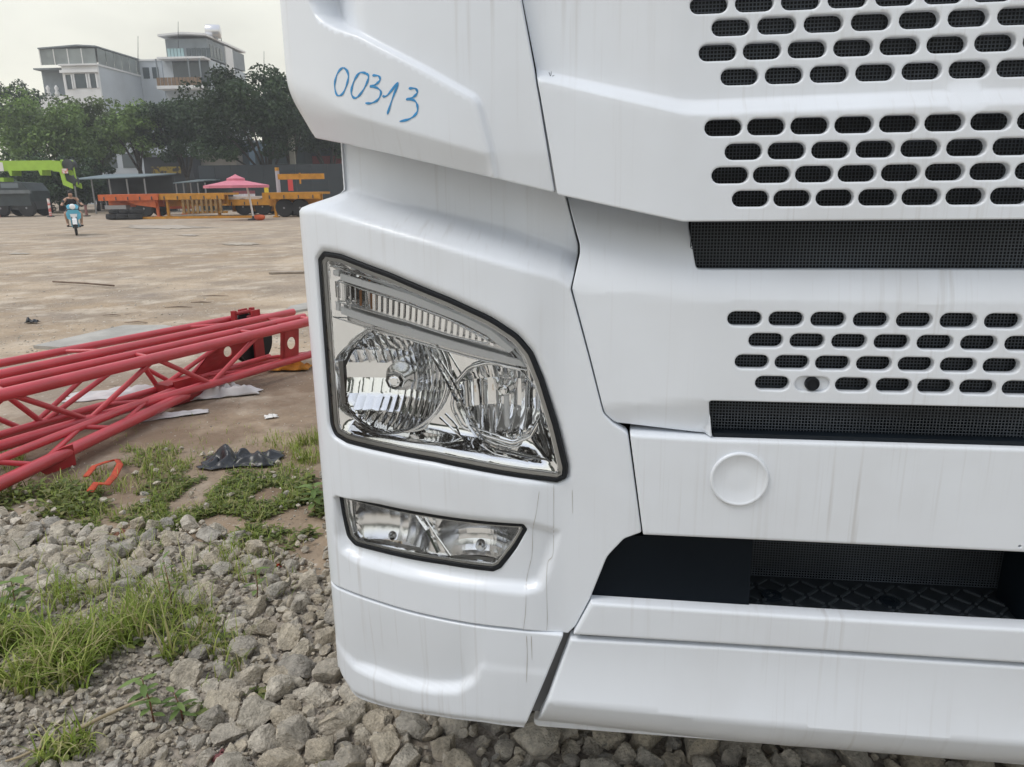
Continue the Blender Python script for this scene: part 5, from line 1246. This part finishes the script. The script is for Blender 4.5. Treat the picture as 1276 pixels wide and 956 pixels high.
# second house
D2 = 98; Zc = lambda py, px=250: hz_(px, py, D2)
Mx, p = frame(254, D2, R(-2), 60); o = empty('apartment_house', p, 'grey house with glazed top floor and steel water tank on its roof', 'building'); k = pm(250, D2)
W2 = 5.4; S2 = 13
m = MB(Mx); m.box((-W2*1.1, 1.2, 0), (0, S2, Zc(72))); m.build('wall', M['bgrey'], o)
m = MB(Mx); m.box((-W2*.95, 1.0, Zc(70)), (.05, S2, Zc(46))); m.build('top_floor', M['bdark'], o)
m = MB(Mx); m.prism([(-W2*1.05, .3, Zc(43.5)), (-W2*.5, .3, Zc(41)), (.15, .3, Zc(43)), (.2, S2+.4, Zc(43)), (-W2*.5, S2+.4, Zc(41)), (-W2*1.08, S2+.4, Zc(43.5))], (0, 0, .22)); m.build('roof', M['bwhite'], o)
for i in range(5):
    m = MB(Mx); x = -W2*.92+i*.42; m.box((x, .93, Zc(70)), (x+.34, .99, Zc(58))); m.build('window', mat('pale_glass', (.35, .5, .52), .1) if i == 0 else bpy.data.materials['pale_glass'], o)
for i in range(5):
    m = MB(Mx); x = -W2*.48+i*.62; m.box((x, .93, Zc(70)), (x+.5, .99, Zc(58))); m.build('window', M['bglass'], o)
for i in range(4):
    m = MB(Mx); y = 1.6+i*1.0; m.box((.055, y, Zc(68)), (.10, y+.7, Zc(52))); m.build('window', M['bglass'], o)
m = MB(Mx); m.box((.055, 6.2, Zc(90)), (.2, 8.6, Zc(46))); m.build('stair_panel', M['bwhite'], o)
m = MB(Mx); m.box((-W2*1.05, -.6, Zc(73.5)), (.1, 1.4, Zc(71))); m.build('balcony_slab', M['bwhite'], o)
m = MB(Mx); m.box((-W2*1.12, -.8, Zc(111)), (-.3, 1.19, Zc(107))); m.build('balcony_slab', M['bwhite'], o)
for i in range(12):
    x = -W2*1.1+i*(W2*1.1-.4)/12; m = MB(Mx); m.box((x, -.8, Zc(107)), (x+.38, -.72, Zc(97))); m.build('rail_board', M['brown'], o)
for x in (-W2*1.08, -W2*.35, -.5): m = MB(Mx); m.box((x, -.75, Zc(97)), (x+.12, -.6, Zc(73.6))); m.build('balcony_post', M['bdark'], o)
m = MB(Mx); m.box((-W2*.86, 1.12, Zc(107)), (-.1, 1.18, Zc(74))); m.build('balcony_glazing', M['bglass'], o)
for i in range(3):
    m = MB(Mx); y = 1.6+i*1.1; m.box((.02, y, Zc(108)), (.10, y+.8, Zc(82))); m.build('window', M['bglass'], o)
Mx0, p0 = frame(190, 101, R(-2), 90); ob_ = empty('apartment_house', p0, 'narrow pale house wall between the two taller houses', 'building'); m = MB(Mx0); m.box((-1.6, 0, 0), (1.3, 9, hz_(190, 76, 101))); wb_ = m.build('wall', M['bgrey'], ob_)
m = MB(Mx0); m.box((-1.7, -.1, hz_(190, 76, 101)), (1.4, 9.1, hz_(190, 74, 101))); m.build('parapet', M['bwhite'], ob_)
for i in range(2): m = MB(Mx0); m.box((-1.2+i*1.2, -.05, hz_(190, 98, 101)), (-.4+i*1.2, -.005, hz_(190, 84, 101))); m.build('window', M['bglass'], ob_)
# water tank on its stand
tk = empty('water_tank', Mx @ Vector((.3, 3.2, Zc(43))), 'round steel water tank on a stand on the roof', 'water tank'); c = Mx @ Vector((.1, 3.2, Zc(33))); ax = Mx.to_3x3() @ Vector((1, .25, 0))
m = MB(); m.lathe(c-ax*.85, ax, [(.2, -.12), (.72, 0), (.8, .1), (.8, 1.6), (.72, 1.7), (.2, 1.82)], 24); m.build('tank', mat('bright_steel', (.7, .7, .72), .3, metal=.8), tk, smooth=True, sharp=40)
for x in (-.6, .6):
    for y in (-.5, .5): m = MB(); q = c+ax*x+Vector((0, y, 0)); m.tube([q+Vector((0, 0, -1.0)), q+Vector((0, 0, -.5))], .05, 6); m.build('stand_leg', M['steel'], tk)
for px, py0, py1, lab in ((222, 27, 40, 'thin lightning rod on the glazed house roof'), (172, 45, 70, 'thin mast between the two houses'), (329, 64, 80, 'thin mast rising above the trees on the right')):
    a, b = dp(px, py0, D2), dp(px, py1+20, D2); m = MB(); m.tube([b, a], [.05, .025], 5); tag(m.build('roof_mast', M['dark_steel']), lab, 'mast')
# shopfronts under the trees
def shop(px0, px1, pyt, D, wall, label, doors, signs=()):
    Mx, p = frame((px0+px1)/2, D); k = pm(px0, D); w2 = (px1-px0)*k/2; zt = hz_(px0, pyt, D); o = empty('shop_house', p, label, 'building')
    m = MB(Mx); m.box((-w2, 0, 0), (w2, 6, zt)); m.build('wall', wall, o)
    m = MB(Mx); m.box((-w2*1.02, -.2, zt), (w2*1.02, 6.2, zt+.2)); m.build('roof', M['bdark'], o)
    n = doors
    for i in range(n):
        x = -w2*.9+i*2*w2*.9/n; m = MB(Mx); m.box((x+.1, -.05, .1), (x+2*w2*.9/n-.1, -.005, min(2.8, zt-.4))); m.build('shutter', M['shade'], o)
        if zt > 5: m = MB(Mx); m.box((x+.3, -.05, 3.8), (x+2*w2*.9/n-.3, -.005, 5.2)); m.build('window', M['bglass'], o)
    for x0, x1, z0, z1, c in signs:
        m = MB(Mx); m.box((x0*w2, -.15, z0), (x1*w2, -.06, z1)); m.build('sign', c, o)
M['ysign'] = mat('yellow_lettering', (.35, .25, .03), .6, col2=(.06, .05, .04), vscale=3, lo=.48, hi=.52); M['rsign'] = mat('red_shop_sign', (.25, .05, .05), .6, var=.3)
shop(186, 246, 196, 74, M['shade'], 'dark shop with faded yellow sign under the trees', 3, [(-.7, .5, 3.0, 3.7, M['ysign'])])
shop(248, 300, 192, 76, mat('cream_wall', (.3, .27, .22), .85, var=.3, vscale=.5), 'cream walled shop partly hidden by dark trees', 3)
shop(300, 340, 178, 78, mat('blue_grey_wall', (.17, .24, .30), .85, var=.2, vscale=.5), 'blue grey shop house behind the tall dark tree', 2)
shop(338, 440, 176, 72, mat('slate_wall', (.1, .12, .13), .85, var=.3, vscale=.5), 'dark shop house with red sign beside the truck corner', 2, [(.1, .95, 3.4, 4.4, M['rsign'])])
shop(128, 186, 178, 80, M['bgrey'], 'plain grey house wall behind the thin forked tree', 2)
Mx, p = frame(369, 66); m = MB(Mx); m.box((-.22, 0, 0), (.22, .3, hz_(369, 170, 66))); tag(m.build('concrete_pole', mat('pale_concrete_pole', (.42, .40, .34), .8, var=.15)), 'pale concrete pole beside the truck corner', 'pole')
# ---- trees
M['bark'] = mat('bark', (.08, .065, .05), .9, var=.4, vscale=4)
def tree(px, pyt, hw, D, pyb, cols, label, seed, trunk_px=None, n=5200, leaf=.30, dense=1.0):
    r = np.random.RandomState(seed); rr = random.Random(seed); Mx, p = frame(px, D, 0, (pyt+pyb)/2); k = pm(px, D); o = empty('tree', p, label, 'tree', 'trees along the far edge of the yard')
    ztop, zbot = hz_(px, pyt, D), hz_(px, pyb, D); W_ = hw*k; cz = (ztop+zbot)/2; H_ = (ztop-zbot)/2
    tx = ((trunk_px or px)-px)*k; base = Vector((tx, 0, 0)); fork = Vector((tx*.8, 0, max(1.2, zbot*.75)))
    m = MB(Mx); r0 = .08+.014*ztop
    m.tube([base, base.lerp(fork, .5)+Vector((.08, 0, 0)), fork], [r0*1.2, r0, r0*.85], 9); tr = m.build('trunk', M['bark'], o, smooth=True)
    blobs = []
    nb = int(44*dense)+14
    for i in range(nb):
        a, e_ = rr.uniform(0, 6.28), rr.uniform(-.95, 1.0); q = rr.uniform(.25, .97)
        c = Vector((math.cos(a)*math.sqrt(max(0, 1-e_*e_*.8))*W_*q, math.sin(a)*math.sqrt(max(0, 1-e_*e_*.8))*W_*.8*q, cz+e_*H_*q*.95))
        blobs.append((c, rr.uniform(.16, .30)*W_))
    for i in range(9):
        c = blobs[i*nb//9][0]; mid_ = fork.lerp(c, .5)+Vector((0, 0, .3)); m = MB(Mx); m.tube([fork-Vector((0, 0, .2)), mid_, c], [r0*.5, r0*.3, r0*.08], 6); m.build('limb', M['bark'], o, smooth=True)
    V = []; per = n//nb
    for c, rad in blobs:
        d = r.normal(size=(per, 3)); d /= np.linalg.norm(d, axis=1, keepdims=True); rad_ = rad*(.55+.55*r.rand(per, 1)**.6); pos = np.array(c)+d*rad_*np.array([1.15, 1.0, .8])
        nrm = d*.6+r.normal(size=(per, 3))*.7+np.array([0, 0, .5]); nrm /= np.linalg.norm(nrm, axis=1, keepdims=True)
        t = np.cross(nrm, r.normal(size=(per, 3))); t /= np.linalg.norm(t, axis=1, keepdims=True); b = np.cross(nrm, t); s_ = leaf*(.55+.8*r.rand(per, 1))
        V.append(np.stack([pos-t*s_*.5, pos-b*s_*.28, pos+t*s_*.5, pos+b*s_*.28], 1))
    V = np.concatenate(V).reshape(-1, 3); Mr = np.array(Mx.to_3x3()); V = V @ Mr.T
    cr_ = mesh_np('crown', V, np.arange(len(V)).reshape(-1, 4), leaf_mat('foliage', cols, .6, .25, True), o, smooth=False)
    at_ = cr_.data.attributes.new('tint', 'FLOAT', 'POINT'); at_.data.foreach_set('value', np.repeat(r.uniform(.6, 1.5, nb), per*4).astype(np.float32))
dk = [(.026, .048, .022), (.038, .066, .028), (.054, .088, .036), (.034, .06, .028)]; md_ = [(.06, .085, .03), (.08, .115, .038), (.10, .14, .045), (.07, .095, .035)]; lt = [(.09, .14, .042), (.14, .21, .06), (.17, .25, .075), (.11, .17, .052)]
tree(12, 90, 52, 78, 205, dk, 'dark tree at the far left edge behind the green one', 1, n=9000)
tree(62, 116, 66, 64, 222, lt, 'broad yellowish green tree below the white house', 2, n=14000)
tree(116, 121, 44, 68, 214, md_, 'mid green tree below the screened house side', 3, n=9000)
tree(164, 122, 40, 66, 196, lt, 'thin light green tree with forked trunk showing', 4, trunk_px=168, n=6000, dense=.8)
tree(226, 112, 50, 66, 208, dk, 'dark tree in front of the balcony house', 5, n=12000)
tree(300, 74, 72, 62, 210, dk, 'tallest dark spreading tree behind the umbrella', 6, trunk_px=333, n=19000)
tree(358, 82, 48, 68, 200, dk, 'dark tree next to the truck corner', 7, n=9000)
tree(408, 96, 50, 70, 215, dk, 'dark tree just behind the truck corner at the yard end', 11, n=9000)
tree(20, 190, 60, 60, 266, dk, 'dark low bushy tree behind the crane cab', 8, n=7000)
tree(78, 196, 40, 58, 266, dk, 'dark bushy tree behind the crane boom head', 9, n=5000)
tree(118, 198, 30, 62, 260, dk, 'small dark tree left of the open shed', 10, n=3600)
# ================================================================== SCOOTER AND RIDER
SC_D = 28.5
Mx, sp_ = frame(89.5, SC_D, R(30))
sc = empty('scooter', sp_, 'light blue and white scooter ridden towards the camera across the yard', 'scooter')
M['sblue'] = mat('sky_blue_plastic', (.12, .48, .66), .3, coat=.3); M['swhite'] = mat('white_plastic', (.8, .8, .8), .3, coat=.3)
def swheel(y, r_):
    m = MB(Mx); m.lathe((-.045, y, r_), (1, 0, 0), [(r_*.78, 0), (r_*.96, .01), (r_, .045), (r_*.96, .08), (r_*.78, .09)], 24); w_ = m.build('wheel', M['tyre'], sc, smooth=True, sharp=40)
    m = MB(Mx); m.lathe((-.03, y, r_), (1, 0, 0), [(r_*.3, 0), (r_*.77, .005), (r_*.77, .055), (r_*.3, .06)], 18); m.build('rim', M['steel'], w_, smooth=True, sharp=40)
swheel(-.62, .27); swheel(.62, .27)
m = MB(Mx); m.prism([(-.075, -.86, .42), (-.075, -.78, .58), (-.075, -.62, .62), (-.075, -.42, .56), (-.075, -.42, .50), (-.075, -.62, .56), (-.075, -.74, .52), (-.075, -.82, .40)], (.15, 0, 0)); m.build('front_fender', M['swhite'], sc)
for s_ in (-1, 1):
    m = MB(Mx); m.tube([(s_*.07, -.62, .27), (s_*.07, -.50, .72)], .022, 7); m.build('fork_leg', M['dark_steel'], sc)
m = MB(Mx); m.prism([(-.06, -.5, .52), (.06, -.5, .52), (.22, -.46, .62), (.24, -.46, .8), (.16, -.5, .93), (-.16, -.5, .93), (-.24, -.46, .8), (-.22, -.46, .62)], (0, .07, 0)); m.build('front_shield', M['sblue'], sc)
m = MB(Mx); m.prism([(-.09, -.53, .62), (.09, -.53, .62), (.12, -.53, .78), (-.12, -.53, .78)], (0, .03, 0)); m.build('shield_badge', M['swhite'], sc)
m = MB(Mx); m.prism([(-.17, -.52, .96), (.17, -.52, .96), (.2, -.5, 1.06), (.12, -.47, 1.12), (-.12, -.47, 1.12), (-.2, -.5, 1.06)], (0, .12, 0)); m.build('headlight_cowl', M['sblue'], sc)
m = MB(Mx); m.lathe((0, -.525, 1.04), (0, -1, 0), [(.1, 0), (.095, .02), (.06, .035), (.01, .04)], 18); m.build('headlight', M['frost'], sc, smooth=True)
m = MB(Mx); m.tube([(-.36, -.34, 1.08), (-.2, -.42, 1.06), (.2, -.42, 1.06), (.36, -.34, 1.08)], .016, 7); hb = m.build('handlebar', M['dark_steel'], sc, smooth=True)
for s_ in (-1, 1):
    m = MB(Mx); m.tube([(s_*.26, -.39, 1.066), (s_*.37, -.335, 1.082)], .024, 8); m.build('grip', M['black_rubber'], hb, smooth=True)
    m = MB(Mx); m.tube([(s_*.22, -.42, 1.08), (s_*.26, -.43, 1.2)], .008, 5); m.lathe((s_*.27, -.43, 1.23), (0, -1, 0), [(.05, 0), (.05, .02), (.02, .03)], 12); m.build('mirror', M['dark_steel'], hb)
m = MB(Mx); m.prism([(-.12, -.42, .3), (-.12, .2, .28), (-.12, .75, .5), (-.12, .8, .72), (-.12, .05, .68), (-.12, -.05, .42), (-.12, -.36, .42), (-.12, -.42, .6)], (.24, 0, 0)); m.build('body_shell', M['sblue'], sc)
m = MB(Mx); m.prism([(-.13, .0, .69), (-.13, .8, .74), (-.13, .82, .80), (-.13, .3, .80), (-.13, .02, .75)], (.26, 0, 0)); m.build('seat', M['black_rubber'], sc)
m = MB(Mx); m.tube([(.15, .1, .3), (.17, .7, .36)], .045, 8); m.build('exhaust', M['steel'], sc, smooth=True)
m = MB(Mx); m.box((-.26, -.02, .30), (.26, .05, .33)); m.build('footrest', M['dark_steel'], sc)
# rider: one continuous skinned body
rider = empty('person', sp_, 'person in a black sleeveless top riding the light blue scooter', 'person')
def skin(name, verts, edges, radii, mt, parent, root=0, sub=2):
    me = bpy.data.meshes.new(name); me.from_pydata([Mx @ Vector(v)-sp_ for v in verts], edges, []); me.update()
    ob = bpy.data.objects.new(name, me); col.objects.link(ob); ob.parent = parent
    md = ob.modifiers.new('skin', 'SKIN'); md.use_smooth_shade = True
    if not me.skin_vertices: return ob
    for i, r_ in enumerate(radii):
        sv = me.skin_vertices[0].data[i]; sv.radius = r_ if hasattr(r_, '__len__') else (r_, r_); sv.use_root = (i == root)
    s2 = ob.modifiers.new('subdiv', 'SUBSURF'); s2.levels = sub; s2.render_levels = sub
    me.materials.append(mt); return ob
M['skin'] = mat('skin', (.42, .25, .17), .55); M['shirt'] = mat('black_cloth', (.015, .016, .02), .8); M['shorts'] = mat('dark_shorts', (.05, .05, .06), .85); M['hair'] = mat('black_hair', (.012, .011, .010), .6)
bv = [(0, .34, .86), (0, .30, 1.0), (0, .24, 1.16), (0, .20, 1.30), (0, .17, 1.375), (0, .13, 1.45), (0, .11, 1.53)]; be = [(0, 1), (1, 2), (2, 3), (3, 4), (4, 5), (5, 6)]; br = [.15, .13, .14, .12, .052, .082, .075]
for s_ in (-1, 1):
    b = len(bv); bv += [(s_*.19, .2, 1.29), (s_*.31, .05, 1.12), (s_*.35, -.18, 1.08), (s_*.335, -.31, 1.095)]; be += [(3, b), (b, b+1), (b+1, b+2), (b+2, b+3)]; br += [.062, .045, .036, .03]
    for f in range(4):
        c = len(bv); bv += [(s_*(.29+.022*f), -.385+.012*f, 1.112-.004*f), (s_*(.29+.022*f), -.408+.012*f, 1.075)]; be += [(b+3, c), (c, c+1)]; br += [.010, .008]
    c = len(bv); bv += [(s_*.285, -.34, 1.07)]; be += [(b+3, c)]; br += [.010]
    b = len(bv); bv += [(s_*.11, .30, .84), (s_*.25, -.10, .80), (s_*.22, .0, .42), (s_*.22, -.06, .36), (s_*.23, -.16, .35)]; be += [(0, b), (b, b+1), (b+1, b+2), (b+2, b+3), (b+3, b+4)]; br += [.095, .07, .045, .042, .032]
skin('body', bv, be, br, M['skin'], rider)
skin('shirt', [(0, .34, .90), (0, .29, 1.02), (0, .235, 1.17), (0, .195, 1.31), (-.14, .195, 1.30), (.14, .195, 1.30)], [(0, 1), (1, 2), (2, 3), (3, 4), (3, 5)], [.165, .152, .16, .135, .075, .075], M['shirt'], rider)
skin('shorts', [(0, .35, .84), (-.12, .28, .845), (.12, .28, .845), (-.24, -.05, .81), (.24, -.05, .81)], [(0, 1), (0, 2), (1, 3), (2, 4)], [.165, .11, .11, .088, .088], M['shorts'], rider)
skin('hair', [(0, .175, 1.50), (0, .155, 1.575), (0, .12, 1.60)], [(0, 1), (1, 2)], [.083, .088, .075], M['hair'], rider)
for s_ in (-1, 1):
    m = MB(Mx); m.lathe((s_*.032, .035, 1.497), (0, -1, 0), [(.011, 0), (.008, .006), (.002, .009)], 8); m.build('eye', M['hair'], rider)
    m = MB(Mx); m.tube([(s_*.235, -.21, .345), (s_*.225, .03, .355)], [.045, .04], 8, flat=.6); m.build('sandal', M['hair'], rider, smooth=True)
m = MB(Mx); m.prism([(-.012, .045, 1.47), (.012, .045, 1.47), (0, .05, 1.505), (0, .018, 1.468)], (0, .01, 0)); m.build('nose', M['skin'], rider)
m = MB(Mx); m.box((-.026, .036, 1.435), (.026, .05, 1.445)); m.build('mouth', mat('lips', (.3, .12, .1), .6), rider)
# ---- foliage belts; the one behind the photographer is added to darken lamp reflections
def belt(name, label, x0, x1, y0, dy, hgt, nq, seed):
    rs = np.random.RandomState(seed)
    xx = rs.uniform(x0, x1, nq); hh = hgt+2.5*np.sin(xx*.35)+1.6*np.sin(xx*.9+1); zz_ = rs.rand(nq)**.8*hh; yy = y0+rs.rand(nq)*dy+3*np.sin(xx*.2)
    pos = np.stack([xx, yy, zz_], 1); d1 = rs.normal(size=(nq, 3)); d1 /= np.linalg.norm(d1, axis=1, keepdims=True); d2 = np.cross(d1, rs.normal(size=(nq, 3))); d2 /= np.linalg.norm(d2, axis=1, keepdims=True); q4 = .4+.4*rs.rand(nq, 1)
    V = np.stack([pos-d1*q4, pos-d2*q4*.6, pos+d1*q4, pos+d2*q4*.6], 1).reshape(-1, 3)
    tag(mesh_np(name, V, np.arange(nq*4).reshape(-1, 4), leaf_mat('far_foliage', dk, .7, .2), smooth=False), label, 'tree line', kind='stuff')
belt('unseen_tree_line', 'unseen line of trees behind the photographer, added as dark reflection for the lamps', -55, 60, -38, 8, 7, 15000, 5)
belt('unseen_tree_line', 'dark line of trees behind the truck, continuing the row on the left', -8, 75, 72, 9, 8.5, 16000, 6)
# ------------------------------------------------------------------ air
hzm = bpy.data.materials.new('haze_air'); hzm.use_nodes = True; hn = hzm.node_tree; hn.nodes.clear()
pv = hn.nodes.new('ShaderNodeVolumePrincipled'); pv.inputs['Color'].default_value = (.93, .95, .98, 1); pv.inputs['Density'].default_value = .0013; pv.inputs['Anisotropy'].default_value = .2
ho = hn.nodes.new('ShaderNodeOutputMaterial'); hn.links.new(pv.outputs[0], ho.inputs['Volume'])
m = MB(); m.box((-170, -60, -1.2), (120, 190, 32)); tag(m.build('haze', hzm), kind='stuff')
